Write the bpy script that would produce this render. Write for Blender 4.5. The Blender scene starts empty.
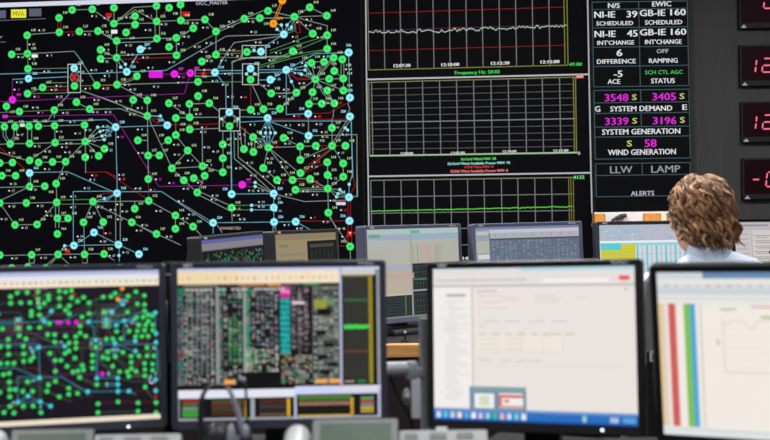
import bpy, bmesh, math, random, re
from math import sin, cos, radians, pi, sqrt, atan2
from mathutils import Vector, Matrix
random.seed(11)
SC = bpy.context.scene
COL = SC.collection
V = Vector

# ------------------------------------------------------------------ camera
FPX = 1069.0
CAM = V((0, 0, 1.25))
PITCH = -5.0 / FPX
ROLL = radians(-0.88)
fw = V((0, cos(PITCH), sin(PITCH)))
up0 = V((0, -sin(PITCH), cos(PITCH)))
rt0 = V((1, 0, 0))
RT = rt0 * cos(ROLL) + up0 * sin(ROLL)
UP = -rt0 * sin(ROLL) + up0 * cos(ROLL)
FW = fw
cd = bpy.data.cameras.new('camera')
co = bpy.data.objects.new('camera', cd)
COL.objects.link(co)
m = Matrix(((RT.x, UP.x, -FW.x), (RT.y, UP.y, -FW.y), (RT.z, UP.z, -FW.z))).to_4x4()
m.translation = CAM
co.matrix_world = m
cd.sensor_width = 36
cd.lens = FPX * 36 / 770
cd.clip_start = 0.05
cd.dof.use_dof = True
cd.dof.focus_distance = 4.7
cd.dof.aperture_fstop = 3.5
cd.dof.aperture_blades = 0
SC.camera = co

def ray(px, py):
    return RT * ((px - 385) / FPX) + UP * ((220 - py) / FPX) + FW

def P(px, py, d):
    """point seen at a photo pixel, at world distance y = d"""
    r = ray(px, py)
    return CAM + r * (d / r.y)

# ------------------------------------------------------------------ materials
MATS = {}
def lin(c):
    c = c / 255.0
    return c / 12.92 if c <= 0.04045 else ((c + 0.055) / 1.055) ** 2.4
def L3(c):
    return (lin(c[0]), lin(c[1]), lin(c[2]))

def mat(name, rgb, rough=0.5, metal=0.0, spec=0.5, noise=0.0, nscale=30.0, bump=0.0, stretch=None, emit=None, estr=1.0):
    if name in MATS: return MATS[name]
    mt = bpy.data.materials.new(name)
    mt.use_nodes = True
    nt = mt.node_tree
    b = nt.nodes['Principled BSDF']
    c = L3(rgb)
    b.inputs['Base Color'].default_value = (*c, 1)
    b.inputs['Roughness'].default_value = rough
    b.inputs['Metallic'].default_value = metal
    b.inputs['Specular IOR Level'].default_value = spec
    if noise > 0 or bump > 0:
        tc = nt.nodes.new('ShaderNodeTexCoord')
        mp = nt.nodes.new('ShaderNodeMapping')
        if stretch: mp.inputs['Scale'].default_value = stretch
        nz = nt.nodes.new('ShaderNodeTexNoise')
        nz.inputs['Scale'].default_value = nscale
        nz.inputs['Detail'].default_value = 4
        nt.links.new(tc.outputs['Object'], mp.inputs['Vector'])
        nt.links.new(mp.outputs['Vector'], nz.inputs['Vector'])
        if noise > 0:
            rp = nt.nodes.new('ShaderNodeValToRGB')
            rp.color_ramp.elements[0].position = 0.3
            rp.color_ramp.elements[1].position = 0.7
            rp.color_ramp.elements[0].color = (*[x * (1 - noise) for x in c], 1)
            rp.color_ramp.elements[1].color = (*[min(1, x * (1 + noise)) for x in c], 1)
            nt.links.new(nz.outputs['Fac'], rp.inputs['Fac'])
            nt.links.new(rp.outputs['Color'], b.inputs['Base Color'])
        if bump > 0:
            bp = nt.nodes.new('ShaderNodeBump')
            bp.inputs['Strength'].default_value = bump
            bp.inputs['Distance'].default_value = 0.004
            nt.links.new(nz.outputs['Fac'], bp.inputs['Height'])
            nt.links.new(bp.outputs['Normal'], b.inputs['Normal'])
    if emit:
        b.inputs['Emission Color'].default_value = (*L3(emit), 1)
        b.inputs['Emission Strength'].default_value = estr
    MATS[name] = mt
    return mt

def pix_mat(name, strength, rough, spec):
    """a lit display: the picture it gives off sits in the mesh's colour attribute"""
    mt = bpy.data.materials.new(name)
    mt.use_nodes = True
    nt = mt.node_tree
    b = nt.nodes['Principled BSDF']
    b.inputs['Base Color'].default_value = (0.002, 0.002, 0.0025, 1)
    b.inputs['Roughness'].default_value = rough
    b.inputs['Specular IOR Level'].default_value = spec
    at = nt.nodes.new('ShaderNodeAttribute')
    at.attribute_name = 'Col'
    nt.links.new(at.outputs['Color'], b.inputs['Emission Color'])
    b.inputs['Emission Strength'].default_value = strength
    return mt
WALLPIX = pix_mat('wall_display_pixels', 1.0, 0.6, 0.03)
LCDPIX = pix_mat('monitor_pixels', 1.0, 0.45, 0.25)
LEDPIX = pix_mat('red_led_pixels', 1.0, 0.5, 0.03)

BLACK_P = mat('black_plastic', (17, 17, 20), 0.4, spec=0.4, noise=0.08, nscale=200)
NAVY_P = mat('slate_plastic', (48, 51, 66), 0.42, spec=0.4, noise=0.06, nscale=200)
BLUE_P = mat('blue_grey_plastic', (88, 95, 116), 0.4, spec=0.4, noise=0.06, nscale=200)
DARKG_P = mat('dark_grey_plastic', (42, 43, 48), 0.5, noise=0.08, nscale=120)
LIGHT_P = mat('pale_grey_plastic', (176, 180, 186), 0.42, noise=0.04, nscale=150)
MIDG_P = mat('mid_grey_plastic', (128, 134, 134), 0.45, noise=0.05, nscale=150)
SILVER = mat('silver_metal', (166, 170, 180), 0.5, metal=0.3, noise=0.05, nscale=120)
POSTG = mat('grey_post_metal', (156, 160, 168), 0.5, metal=0.0, noise=0.05, nscale=120)
WHITE_P = mat('white_trim', (225, 226, 228), 0.5, noise=0.02, nscale=50)
RUBBER = mat('black_rubber', (14, 14, 15), 0.7, spec=0.3, noise=0.1, nscale=80)

# ------------------------------------------------------------------ objects
OFF = {}
def thing(name, label, cat, loc, group=None):
    o = bpy.data.objects.new(name, None)
    o.empty_display_size = 0.1
    COL.objects.link(o)
    o.location = loc
    o['label'] = label; o['category'] = cat
    if group: o['group'] = group
    OFF[o.name] = V(loc)
    return o

class MB:
    def __init__(self): self.v = []; self.f = []
    def add(self, vs, fs):
        n = len(self.v)
        self.v += [V(p) for p in vs]
        self.f += [tuple(i + n for i in f) for f in fs]
        return self
    def box(self, c, s, R=None, bev=0.0):
        c = V(c); hx, hy, hz = s[0] / 2, s[1] / 2, s[2] / 2
        bm = bmesh.new()
        bmesh.ops.create_cube(bm, size=1.0)
        for v in bm.verts: v.co = V((v.co.x * s[0], v.co.y * s[1], v.co.z * s[2]))
        if bev > 0:
            bmesh.ops.bevel(bm, geom=list(bm.edges), offset=min(bev, min(s) * 0.45), segments=2, affect='EDGES', profile=0.6)
        return self.bm(bm, c, R)
    def bm(self, bm, c=(0, 0, 0), R=None):
        bm.verts.index_update()
        vs = []
        for v in bm.verts:
            p = v.co.copy()
            if R: p = R @ p
            vs.append(p + V(c))
        fs = [tuple(x.index for x in f.verts) for f in bm.faces]
        bm.free()
        return self.add(vs, fs)
    def prism(self, pts, nvec):
        """closed outline (3-D points) pushed along nvec"""
        n = len(pts); a = [V(p) for p in pts]; b = [p + V(nvec) for p in a]
        fs = [tuple(range(n))[::-1], tuple(range(n, 2 * n))]
        for i in range(n):
            j = (i + 1) % n
            fs.append((i, j, n + j, n + i))
        return self.add(a + b, fs)
    def tube(self, pts, r, seg=10, caps=True):
        pts = [V(p) for p in pts]
        rs = r if isinstance(r, (list, tuple)) else [r] * len(pts)
        vs = []; fs = []
        t0 = (pts[1] - pts[0]).normalized()
        ref = V((0, 0, 1)) if abs(t0.z) < 0.9 else V((1, 0, 0))
        nrm = t0.cross(ref).normalized()
        for i, p in enumerate(pts):
            t = (pts[min(i + 1, len(pts) - 1)] - pts[max(i - 1, 0)]).normalized()
            nrm = (nrm - t * nrm.dot(t)).normalized()
            bn = t.cross(nrm)
            for k in range(seg):
                a = 2 * pi * k / seg
                vs.append(p + (nrm * cos(a) + bn * sin(a)) * rs[i])
        for i in range(len(pts) - 1):
            for k in range(seg):
                k2 = (k + 1) % seg
                fs.append((i * seg + k, i * seg + k2, (i + 1) * seg + k2, (i + 1) * seg + k))
        if caps:
            fs.append(tuple(range(seg))[::-1])
            fs.append(tuple((len(pts) - 1) * seg + k for k in range(seg)))
        return self.add(vs, fs)
    def ell(self, c, r, R=None, u=20, w=12):
        bm = bmesh.new()
        bmesh.ops.create_uvsphere(bm, u_segments=u, v_segments=w, radius=1)
        for v in bm.verts: v.co = V((v.co.x * r[0], v.co.y * r[1], v.co.z * r[2]))
        return self.bm(bm, c, R)
    def lathe(self, c, prof, seg=20, axis=(0, 0, 1)):
        ax = V(axis).normalized()
        q = V((0, 0, 1)).rotation_difference(ax)
        vs = []; fs = []
        for (r, z) in prof:
            for k in range(seg):
                a = 2 * pi * k / seg
                vs.append(q @ V((r * cos(a), r * sin(a), z)) + V(c))
        for i in range(len(prof) - 1):
            for k in range(seg):
                k2 = (k + 1) % seg
                fs.append((i * seg + k, i * seg + k2, (i + 1) * seg + k2, (i + 1) * seg + k))
        fs.append(tuple(range(seg))[::-1])
        fs.append(tuple((len(prof) - 1) * seg + k for k in range(seg)))
        return self.add(vs, fs)

def link(name, me, mt, parent=None):
    o = bpy.data.objects.new(name, me)
    COL.objects.link(o)
    if mt: me.materials.append(mt)
    if parent is not None: o.parent = parent
    OFF[o.name] = OFF[parent.name] if parent is not None else V((0, 0, 0))
    return o

def part(name, mb, mt, parent=None, smooth=False, label=None, recalc=True):
    off = OFF[parent.name] if parent is not None else V((0, 0, 0))
    me = bpy.data.meshes.new(name)
    me.from_pydata([tuple(p - off) for p in mb.v], [], mb.f)
    if recalc:
        bm = bmesh.new(); bm.from_mesh(me)
        bmesh.ops.recalc_face_normals(bm, faces=list(bm.faces))
        bm.to_mesh(me); bm.free()
    if smooth:
        for p in me.polygons: p.use_smooth = True
        try: me.set_sharp_from_angle(angle=radians(40))
        except Exception: pass
    o = link(name, me, mt, parent)
    if label: o['label'] = label
    return o

def single(name, mb, mt, label, cat, group=None, smooth=False):
    """a one-piece thing: origin at its base"""
    xs = [p.x for p in mb.v]; ys = [p.y for p in mb.v]; zs = [p.z for p in mb.v]
    loc = V(((min(xs) + max(xs)) / 2, (min(ys) + max(ys)) / 2, min(zs)))
    mb.v = [p - loc for p in mb.v]
    o = part(name, mb, mt, None, smooth)
    o.location = loc
    OFF[o.name] = loc
    o['label'] = label; o['category'] = cat
    if group: o['group'] = group
    return o

def struct(name, mb, mt):
    o = part(name, mb, mt)
    o['kind'] = 'structure'
    return o

# ------------------------------------------------------------------ lettering
_TX = {}
def glyphs(s, bold=0.0):
    """the letters of s as (points, faces, x0, x1, cap height), cap height scaled to one"""
    k = (s, bold)
    if k in _TX: return _TX[k]
    cu = bpy.data.curves.new('lettering', 'FONT')
    cu.body = s; cu.size = 1.0; cu.resolution_u = 2; cu.offset = bold
    ob = bpy.data.objects.new('lettering', cu)
    COL.objects.link(ob)
    dg = bpy.context.evaluated_depsgraph_get()
    ev = ob.evaluated_get(dg)
    me = ev.to_mesh()
    vs = [(v.co.x, v.co.y) for v in me.vertices]
    fs = [tuple(p.vertices) for p in me.polygons]
    ev.to_mesh_clear()
    bpy.data.objects.remove(ob); bpy.data.curves.remove(cu)
    if not vs: vs = [(0, 0), (1, 0), (1, 1)]
    CAP = 0.69
    vs = [(x / CAP, y / CAP) for x, y in vs]
    r = (vs, fs, min(x for x, y in vs), max(x for x, y in vs))
    _TX[k] = r
    return r

# ------------------------------------------------------------------ lit pictures on a flat screen
class Frame:
    def __init__(s, o, ex, ey, n):
        s.o = V(o); s.ex = V(ex).normalized(); s.ey = V(ey).normalized(); s.n = V(n).normalized()
    def uv(s, px, py):
        r = ray(px, py)
        t = (s.o - CAM).dot(s.n) / r.dot(s.n)
        p = CAM + r * t - s.o
        return p.dot(s.ex), p.dot(s.ey)
    def w(s, u, v, h=0.0):
        return s.o + s.ex * u + s.ey * v + s.n * h

class Pix:
    STEP = 0.0005
    def __init__(s, fr, remap=None, base=0.0):
        s.fr = fr; s.v = []; s.f = []; s.c = []; s.remap = remap; s.base = base; s.clip = None
    def uv(s, p):
        if s.remap: p = s.remap(*p)
        return s.fr.uv(*p)
    def _face(s, uvs, col, lay):
        n = len(s.v)
        s.v += [s.fr.w(u, v, s.base + lay * s.STEP) for u, v in uvs]
        s.f.append(tuple(range(n, n + len(uvs))))
        s.c.append(L3(col))
    def uvpoly(s, uvs, col, lay=1): s._face(uvs, col, lay)
    def poly(s, pts, col, lay=1): s._face([s.uv(p) for p in pts], col, lay)
    def rect(s, x0, y0, x1, y1, col, lay=1, slope=0.0):
        d = slope * (x1 - x0)
        s.poly([(x0, y0), (x0, y1), (x1, y1 + d), (x1, y0 + d)], col, lay)
    def line(s, pts, wpx, col, lay=1):
        q = [V(s.uv(p)) for p in pts]
        a = V(s.fr.uv(300, 100)); b = V(s.fr.uv(301, 100))
        w = (b - a).length * wpx / 2
        for i in range(len(q) - 1):
            d = q[i + 1] - q[i]
            if d.length < 1e-6: continue
            d.normalize(); n = V((-d.y, d.x)) * w
            e = d * w * (0.6 if len(q) > 2 else 0)
            A = q[i] - e; B = q[i + 1] + e
            s._face([A + n, A - n, B - n, B + n], col, lay)
    def disc(s, x, y, rpx, col, lay=2, seg=16):
        c = V(s.uv((x, y)))
        a = V(s.fr.uv(300, 100)); b = V(s.fr.uv(301, 100))
        r = (b - a).length * rpx
        s._face([c + V((cos(2 * pi * k / seg), sin(2 * pi * k / seg))) * r for k in range(seg)], col, lay)
    def text(s, t, x0, yc, x1=None, h=5.0, col=(255, 255, 255), lay=3, bold=0.0, center=False):
        """letters with cap height h px, centred on row yc, from x0 to x1"""
        vs, fs, g0, g1 = glyphs(t, 0.0)
        a = V(s.fr.uv(300, 100)); b = V(s.fr.uv(301, 100))
        mpp = (b - a).length
        hh = h * mpp
        if x1 is not None:
            ca = V(s.uv(((x0 + x1) / 2, yc))); sx = (x1 - x0) * mpp / (g1 - g0)
        else:
            ca = V(s.uv((x0, yc))); sx = hh * 0.95
            if not center: ca = ca + V(((g1 - g0) * sx / 2, 0))
        gm = (g0 + g1) / 2
        n = len(s.v)
        z = s.base + lay * s.STEP
        for q, dx in enumerate((-bold * 1.9, bold * 1.9) if bold > 0 else (0.0,)):
            n = len(s.v)
            s.v += [s.fr.w(ca.x + (x - gm + dx) * sx, ca.y + (y - 0.5) * hh, z + q * 0.00012) for x, y in vs]
            for f in fs:
                s.f.append(tuple(i + n for i in f)); s.c.append(L3(col))
    def build(s, name, mt, parent, label=None):
        off = OFF[parent.name]
        me = bpy.data.meshes.new(name)
        me.from_pydata([tuple(p - off) for p in s.v], [], s.f)
        at = me.color_attributes.new('Col', 'FLOAT_COLOR', 'CORNER')
        for p in me.polygons:
            c = s.c[p.index]
            for li in p.loop_indices: at.data[li].color = (*c, 1)
        o = link(name, me, mt, parent)
        if label: o['label'] = label
        return o

# ================================================================== the room
WALL_GREY = mat('charcoal_wall_paint', (56, 56, 58), 0.75, spec=0.2, noise=0.10, nscale=5, stretch=(8, 8, 0.7), bump=0.05)
WALL_SIDE = mat('pale_wall_paint', (150, 152, 156), 0.8, spec=0.2, noise=0.03, nscale=6)
FLOOR = mat('dark_carpet', (58, 56, 60), 0.95, spec=0.1, noise=0.25, nscale=120, bump=0.4)
CEIL = mat('ceiling_tiles', (215, 215, 212), 0.9, spec=0.1, noise=0.05, nscale=60)
TH = radians(5)
FA = Frame(P(366, 215, 6.0), (cos(TH), -sin(TH), 0), (0, 0, 1), (-sin(TH), -cos(TH), 0))
yA = lambda x: FA.o.y - math.tan(TH) * (x - FA.o.x)
FB = Frame(P(640, 100, 5.84), (1, 0, 0), (0, 0, 1), (0, -1, 0))
YR = 5.90       # right-hand wall face
XK = FA.w(FA.uv(591, 150)[0], 0).x + 0.01
CH = 3.0
XL, XR, YB = -3.6, 3.8, -3.0
mb = MB()
mb.prism([(XL, yA(XL) + 0.10, 0), (XK, yA(XK) + 0.10, 0), (XK, YR, 0), (XR, YR, 0), (XR, 6.6, 0), (XL, 6.6, 0)], (0, 0, CH))
struct('wall_front', mb, WALL_GREY)
struct('wall_left', MB().box((XL - 0.05, 1.8, CH / 2), (0.1, 9.6, CH)), WALL_SIDE)
struct('wall_right', MB().box((XR + 0.05, 1.8, CH / 2), (0.1, 9.6, CH)), WALL_SIDE)
struct('wall_back', MB().box((0.1, YB - 0.05, CH / 2), (XR - XL + 0.2, 0.1, CH)), WALL_SIDE)
struct('floor', MB().box((0.1, 1.8, -0.05), (XR - XL + 0.2, 9.6, 0.1)), FLOOR)
struct('ceiling', MB().box((0.1, 1.8, CH + 0.05), (XR - XL + 0.2, 9.6, 0.1)), CEIL)

# ceiling lamps
LAMP_D = mat('lamp_diffuser', (240, 240, 238), 0.6, emit=(255, 250, 242), estr=6.0)
for (x, y) in ((-1.9, 3.8), (0.3, 3.8), (2.3, 3.8), (-1.9, 0.4), (0.3, 0.4), (2.3, 0.4)):
    rown = 'nearer the video wall' if y > 2 else 'over the front desk'
    coln = {-1.9: 'by the left wall', 0.3: 'in the middle', 2.3: 'by the right wall'}[x]
    t = thing('ceiling_light', 'square white recessed ceiling light %s, %s' % (coln, rown), 'ceiling light', (x, y, CH - 0.045), 'recessed ceiling lights')
    f = MB()
    for (dx, dy, sx, sy) in ((-.31, 0, .03, .65), (.31, 0, .03, .65), (0, -.31, .59, .03), (0, .31, .59, .03)):
        f.box((x + dx, y + dy, CH - 0.022), (sx, sy, 0.044))
    part('frame', f, WHITE_P, t)
    part('diffuser', MB().box((x, y, CH - 0.018), (.588, .588, .012)), LAMP_D, t)
    ld = bpy.data.lights.new('ceiling_lamp', 'AREA')
    ld.shape = 'SQUARE'; ld.size = 0.56
    ld.energy = 60 if y > 2 else 38
    ld.color = (1.0, 0.975, 0.95)
    lo = bpy.data.objects.new('ceiling_lamp', ld)
    COL.objects.link(lo); lo.parent = t; lo.location = (0, 0, 0.012)

# ================================================================== video wall
GREEN = (62, 222, 104); CYAN = (140, 226, 242); MAG = (226, 30, 218); ORG = (250, 150, 20)
NCOL = {'g': GREEN, 'c': CYAN, 'm': MAG, 'o': ORG}
LCOL = {'g': (108, 138, 98), 'w': (140, 158, 148), 'c': (112, 174, 196), 'm': (140, 30, 142), 'r': (150, 26, 30), 'o': (150, 104, 66), 'O': (230, 146, 30), 'G': (84, 138, 84)}
TX = {'0': (0, 0), '1': (90, 0), '2': (180, 0), '3': (270, 0)}
TY = {'0': 0, '1': 55, '2': 110, '3': 165, '4': 215}
K = 6.98
def tp(tile, x, y):
    return (TX[tile[0]][0] + x / K, TY[tile[1]] + y / K)
NODES = []   # (colour, x, y)
LINES = []   # (colour, pts, width)
BOXES = []
def ns(tile, spec):
    for tok in spec.split():
        c = tok[0]; x, y = tok[1:].split(',')
        X, Y = tp(tile, float(x), float(y))
        for (c2, a, b) in NODES:
            if abs(a - X) < 3.5 and abs(b - Y) < 3.5: break
        else:
            NODES.append((c, X, Y))
def ls(tile, spec, wd=0.75):
    for tok in spec.split():
        c = tok[0]
        pts = [tp(tile, float(a), float(b)) for a, b in re.findall(r'(?:^|-)(-?\d+),(-?\d+)', tok[1:])]
        LINES.append((c, pts, wd))
# ---- tile rows of the network picture
ns('00', 'g505,70 g645,65 g413,125 g415,226 g555,220 g685,217 g191,247 g83,380 g193,375 g703,348 g703,411')
ls('00', 'w505,70-645,65 w645,65-768,150 w191,242-415,226 r415,226-555,220 w555,220-685,217 w685,217-810,290 w191,247-193,375 w83,380-193,375 w193,375-518,358-580,440 r405,125-405,226 r424,125-424,226 G193,375-197,480')
ns('10', 'g168,55 g168,165 g315,113 g316,172 g253,227 g465,42 g553,55 g633,33 g466,150 g635,143 g722,197 g187,286 g468,270 g603,265 g553,328 g605,386 g73,348 g73,411 g187,403 c353,345')
ls('10', 'w168,55-168,165 w168,165-305,52-465,42 w168,165-315,70-466,150 w168,165-440,162 G315,113-316,172 o253,227-316,172 w465,42-466,150 r553,55-466,150 w633,33-635,143 w466,150-635,143-800,137 w455,150-455,270 w486,150-486,270 w187,272-468,260 w187,298-450,290 w468,270-603,265 w603,265-722,197 c603,265-605,386 r553,328-605,326 w55,217-187,286 w187,286-187,403 w73,348-187,403 w73,411-187,403 w187,388-605,372 r187,416-580,400 c353,345-468,270 c353,345-300,440')
ns('20', 'g93,197 g175,137 g252,220 g450,131 g558,127 g615,77 g252,382 g153,430 g467,363 o715,3 o652,165 c725,240 c566,360')
ls('20', 'w175,137-252,220 w252,212-450,122 w252,230-450,142 w450,131-580,75-615,77 w450,131-558,127-800,125 w615,77-800,118 O708,3-645,165 O722,3-660,165 g-20,380-252,235 g-20,280-93,197 w0,435-325,252-725,240 w280,440-378,298-725,250 w252,220-252,382 g252,355-435,355 o252,375-435,372 g252,400-435,402 w153,430-252,382 c467,363-566,360 c600,318-725,240 w360,440-430,405-768,395', 0.8)
BOXES.append(('20', 435, 318, 600, 405))
ns('30', 'g170,118 g278,52 g397,110 g299,235 g399,247 g400,342 g160,358 g445,403 g505,415 g378,432 g290,440 c98,240 c550,367')
ls('30', 'w170,118-278,52-397,110 w170,118-397,110 w170,118-299,235 w170,118-400,180-399,342 G299,240-0,352 G399,250-0,372 G399,262-0,430 G400,342-0,410 G400,348-0,445 G160,358-0,424 c550,367-320,375-200,440 c550,367-552,500 c98,240-120,175-170,118 c98,240-150,190-170,118 G98,240-175,215-170,118 c98,240-80,175-27,163 c98,240-50,205-27,163 r170,118-200,155-215,225-185,235-170,118')
ns('01', 'g197,97 g299,227 g193,270 g521,217 g676,212 g535,330 g627,378 g380,385 g46,358 g137,395 c200,165 c519,93 m88,313')
ls('01', 'g197,97-475,92 c0,133-475,120 c563,130-768,126 c88,170-200,165-475,152 m88,170-88,313 m0,326-768,292 g320,195-475,193 o299,222-475,220 r320,245-475,245 g193,270-563,263 w193,270-299,227 o570,215-676,212-820,212 w570,250-820,335 w490,265-380,385 w380,385-330,470 w380,385-380,440 G0,402-137,395-380,385-627,378-768,374 w535,330-627,378 w46,358-46,400 m40,430-768,415 w540,0-676,212 w519,93-490,155-521,217 w519,93-553,155-521,217')
BOXES.append(('01', 475, 65, 563, 262))
ns('11', 'c258,118 g328,148 g190,207 g47,212 g303,314 g401,316 g552,337 g695,342 g401,425 g755,187 g755,287 g600,440 g697,435 m590,133 m702,127')
ls('11', 'w187,18-190,207 c187,18-215,80-258,118 c200,18-245,60-258,118 c258,118-330,0 c0,130-258,118-530,108-720,0 o190,200-328,148 w190,215-328,160 o47,212-190,207 w190,207-755,190 w190,207-401,316 w401,316-401,425 w303,314-290,360 w0,380-210,375-401,445 w0,268-401,420 m508,135-590,133-702,127 m700,130-660,270-0,297 m702,127-768,127 w552,337-697,435 w695,342-697,435 w695,342-768,340 c401,425-490,430 m0,418-165,418-180,440')
ns('21', 'g153,47 g133,187 g133,287 g67,342 g205,337 g67,435 g493,172 g637,268 g495,382 g583,378 g698,376 c245,122 c493,95 c632,173 c742,105 c345,400 c612,440')
ls('21', 'w107,105-245,105 w107,148-245,148 w107,92-107,155 r107,128-245,126 c245,122-330,-20 c245,110-437,108 c245,130-437,128 c547,103-742,103 c547,123-742,118 c245,122-320,215-322,370 w365,370-365,45-500,15-768,5 G0,193-437,187 r133,287-133,340 w67,342-205,337 w67,342-67,435 w205,337-275,395 r493,207-495,382 w505,207-583,378 w547,195-637,268 w637,268-768,268 w583,378-698,376 w698,376-830,263 w420,385-495,382 c547,175-632,173 c632,173-742,105 G550,75-768,10 G550,90-768,25 c742,105-742,415-900,410 w345,400-300,455-300,500 w345,400-400,455-400,500 c493,95-465,130-493,172 c493,95-522,130-493,172', 0.8)
BOXES.append(('21', 437, 62, 547, 207)); BOXES.append(('21', 275, 375, 418, 530))
ns('31', 'c558,298 c267,410 c558,430 g287,50 g377,47 g449,112 g512,165 g414,167 g317,170 g513,248 g400,248 g298,260 g185,263 g273,342 g362,340 g450,338 g68,376 g445,17 g505,35')
ls('31', 'c115,105-300,0 w287,50-377,47 w287,50-317,170 w377,47-317,170 w437,17-312,170 w452,17-325,170 w445,17-449,112 w497,35-497,165 w516,35-516,165 w449,112-512,165 w414,167-317,170 w414,167-512,165 w512,165-513,248 w317,170-513,248 w317,170-450,338 w317,170-370,270-450,338 w400,248-450,338 w317,170-298,260-273,342 w273,342-450,338 w317,170-185,263 w185,263-68,376 w10,268-185,263 c115,105-150,185-185,263 r115,105-180,160-317,170 r115,105-190,172-317,170 c115,105-220,135-317,170 c115,105-250,75-317,170 c115,105-245,105-317,170 r267,410-415,405-450,385-558,325 c550,0-555,298 w558,298-545,345-558,375-548,400-558,430 w440,440-445,380')
ns('02', 'g32,117 g107,117 g205,113 g269,113 g382,110 g591,105 g72,236 g208,234 g386,228 g596,220 g730,271 g690,320 g596,330 g208,352 g271,366 g368,363 g459,361 g88,367 g0,370 c208,440')
ls('02', 'c0,88-745,68-810,120 w22,117-22,180-60,236 w42,117-42,180-72,222 w98,117-98,180-72,222 w117,117-117,180-85,236 w193,113-193,234 w222,113-222,234 w0,240-72,236-208,234-386,228 w386,212-596,207 w386,238-596,235 w382,110-386,228 w269,113-382,110-591,105 w591,105-596,220 w386,228-208,352 w-20,290-190,352 w271,366-459,361 w459,361-596,220 w459,361-393,515 w596,220-730,271 w596,220-690,320 w596,220-599,440 w0,370-88,367 r-10,253-208,440 w596,220-683,120 w596,220-695,150 w596,220-712,180 w596,220-728,207 c683,120-810,120 c695,150-810,120 c712,180-810,120 c728,207-810,120')
ns('12', 'c180,120 c540,107 g597,55 g697,135 g600,175 g335,212 g547,212 g407,318 g485,317 g683,283 g573,407')
ls('12', 'c180,120-540,107 c180,120-188,440 m165,35-420,440 w401,40-407,440 w335,212-403,212 w401,40-573,407 w547,212-500,242 w407,318-485,317 o597,55-600,175 r540,103-768,100 w600,175-683,283 w683,283-573,407 w683,283-788,392 w573,407-788,395 w597,55-768,50 w697,135-768,133 c401,40-492,42-540,107 r420,65-475,60-480,95-420,65 w230,-20-401,40')
ns('22', 'g300,240 g300,337 g158,392 g511,190 g447,273 g513,293 g617,262 g724,195 g582,405 g347,113 g300,435')
ls('22', 'w67,52-275,50 r0,105-275,97 w70,135-275,128 w155,130-158,392 w300,145-300,435 c420,48-612,50 c420,85-612,75 w378,145-380,340-500,440 w405,145-407,330-545,440 w420,145-430,240-447,273 w455,130-455,273 o420,115-511,190 w500,190-500,293 w522,190-522,293 G511,190-560,220-617,262 w511,190-545,235-617,262 w511,190-575,205-617,262 c612,62-562,160-617,262 c612,62-598,160-617,262 c612,62-632,160-617,262 c612,62-665,160-617,262 r617,262-724,195 w617,262-840,255 w617,262-582,405 w617,262-788,490 w617,262-840,445 c612,75-900,180 w158,392-300,435 w582,405-678,490 w347,15-290,60-347,113 w347,15-405,60-347,113')
ls('22', 'c355,145-361,590', 1.2)
ns('32', 'c270,180 g433,125 g211,255 g320,250 g434,250 g527,250 g212,348 g400,365 g511,373')
ls('32', 'r0,64-558,65 c0,77-540,77 w267,27-270,180 w270,180-607,172-607,600 w433,60-433,125-434,250 w320,250-211,255 r320,250-434,250 r434,250-527,250 w425,250-540,70 w445,250-560,70 w97,195-211,255 w211,255-212,348 w434,250-212,348 r430,262-205,430 o440,265-222,440 w434,250-511,373 r400,365-235,440 w400,365-403,440 w511,373-511,470')
ls('32', 'c566,48-578,470', 1.1)
ns('03', 'c207,52 g15,75 g110,75 g208,150 g314,148 g393,130 g397,261 g185,265 g0,265 g650,255 g402,372 g476,372 g106,418 g260,415 g584,400 g722,398')
ls('03', 'c207,52-475,48-815,197 w15,75-110,75 r200,52-200,150 c214,52-214,150 w0,157-208,152 w208,150-314,148 w208,150-0,250 w0,268-185,265-397,261 w393,130-397,261 G397,245-650,240 G397,274-650,272 w0,265-106,418-260,415-397,261 w388,261-388,440 w412,261-412,440 w402,352-476,352 w402,395-450,395-476,372 c512,560-512,185-815,182 w650,255-584,400 w650,255-722,398 r599,52-740,48-810,80 r650,255-690,210-740,195-815,197 c650,255-730,235-815,197 c650,262-740,250-815,197')
ns('13', 'c190,197 g408,98 g571,23 g656,107 g725,92 g750,192 g411,250 g313,305 g293,400 g597,352 g720,430 g597,445')
ls('13', 'r110,48-411,245 c190,187-500,185-870,430 w22,255-411,252 w22,265-293,400-465,480 w408,0-408,98 r408,98-411,250 w571,23-656,107-750,192 w411,250-597,352-720,430-775,490 w597,352-597,440 w313,280-313,250 w180,197-180,560 c188,0-190,197 w212,197-212,560 m410,40-480,150-768,145')
ns('23', 'g173,75 g98,92 g361,298 g582,20 g678,105 g90,428 c361,203 c654,200 c655,297 c657,398 c232,403 m435,138')
ls('23', 'w300,0-300,55 w98,92-155,118-123,192 w173,75-150,130-123,192 m0,148-435,140 m435,122-525,122 m435,150-525,150 w525,122-654,200 w525,150-654,200 w440,0-640,185 w480,0-665,160-660,195 c361,203-654,200 w123,180-361,288 w123,205-345,318 G361,283-500,281 c500,281-655,280 G361,313-500,313 c500,313-655,313 w361,298-365,405 c232,403-657,398 c654,200-657,440 w654,200-768,230 w-20,250-232,403 w582,20-678,105')
ns('33', 'g213,57 g158,105 g280,98 g403,70 g512,82 g404,165 g178,173 g408,333 c552,225 c180,396 c555,390')
ls('33', 'r52,105-158,105 r158,105-404,155 w280,98-404,165 w158,105-200,95-280,98 w403,0-404,165 w512,82-404,165 G178,163-404,158 w178,175-404,170 w178,187-404,184 w404,165-408,333-460,440 w404,165-488,172-552,225 w404,165-475,200-552,225 w404,165-465,222-552,225 c552,225-553,135-575,70-578,0 r565,200-595,140-575,70 w552,220-612,220-607,0 w25,200-240,255-552,245 r545,240-545,390 r562,240-562,390 r180,392-555,390 c30,398-180,396 c180,396-280,450 w0,400-30,398')
ns('04', 'g402,132 g407,275 g222,278 g0,280 g591,275 g727,272 c517,213 c657,122')
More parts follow.
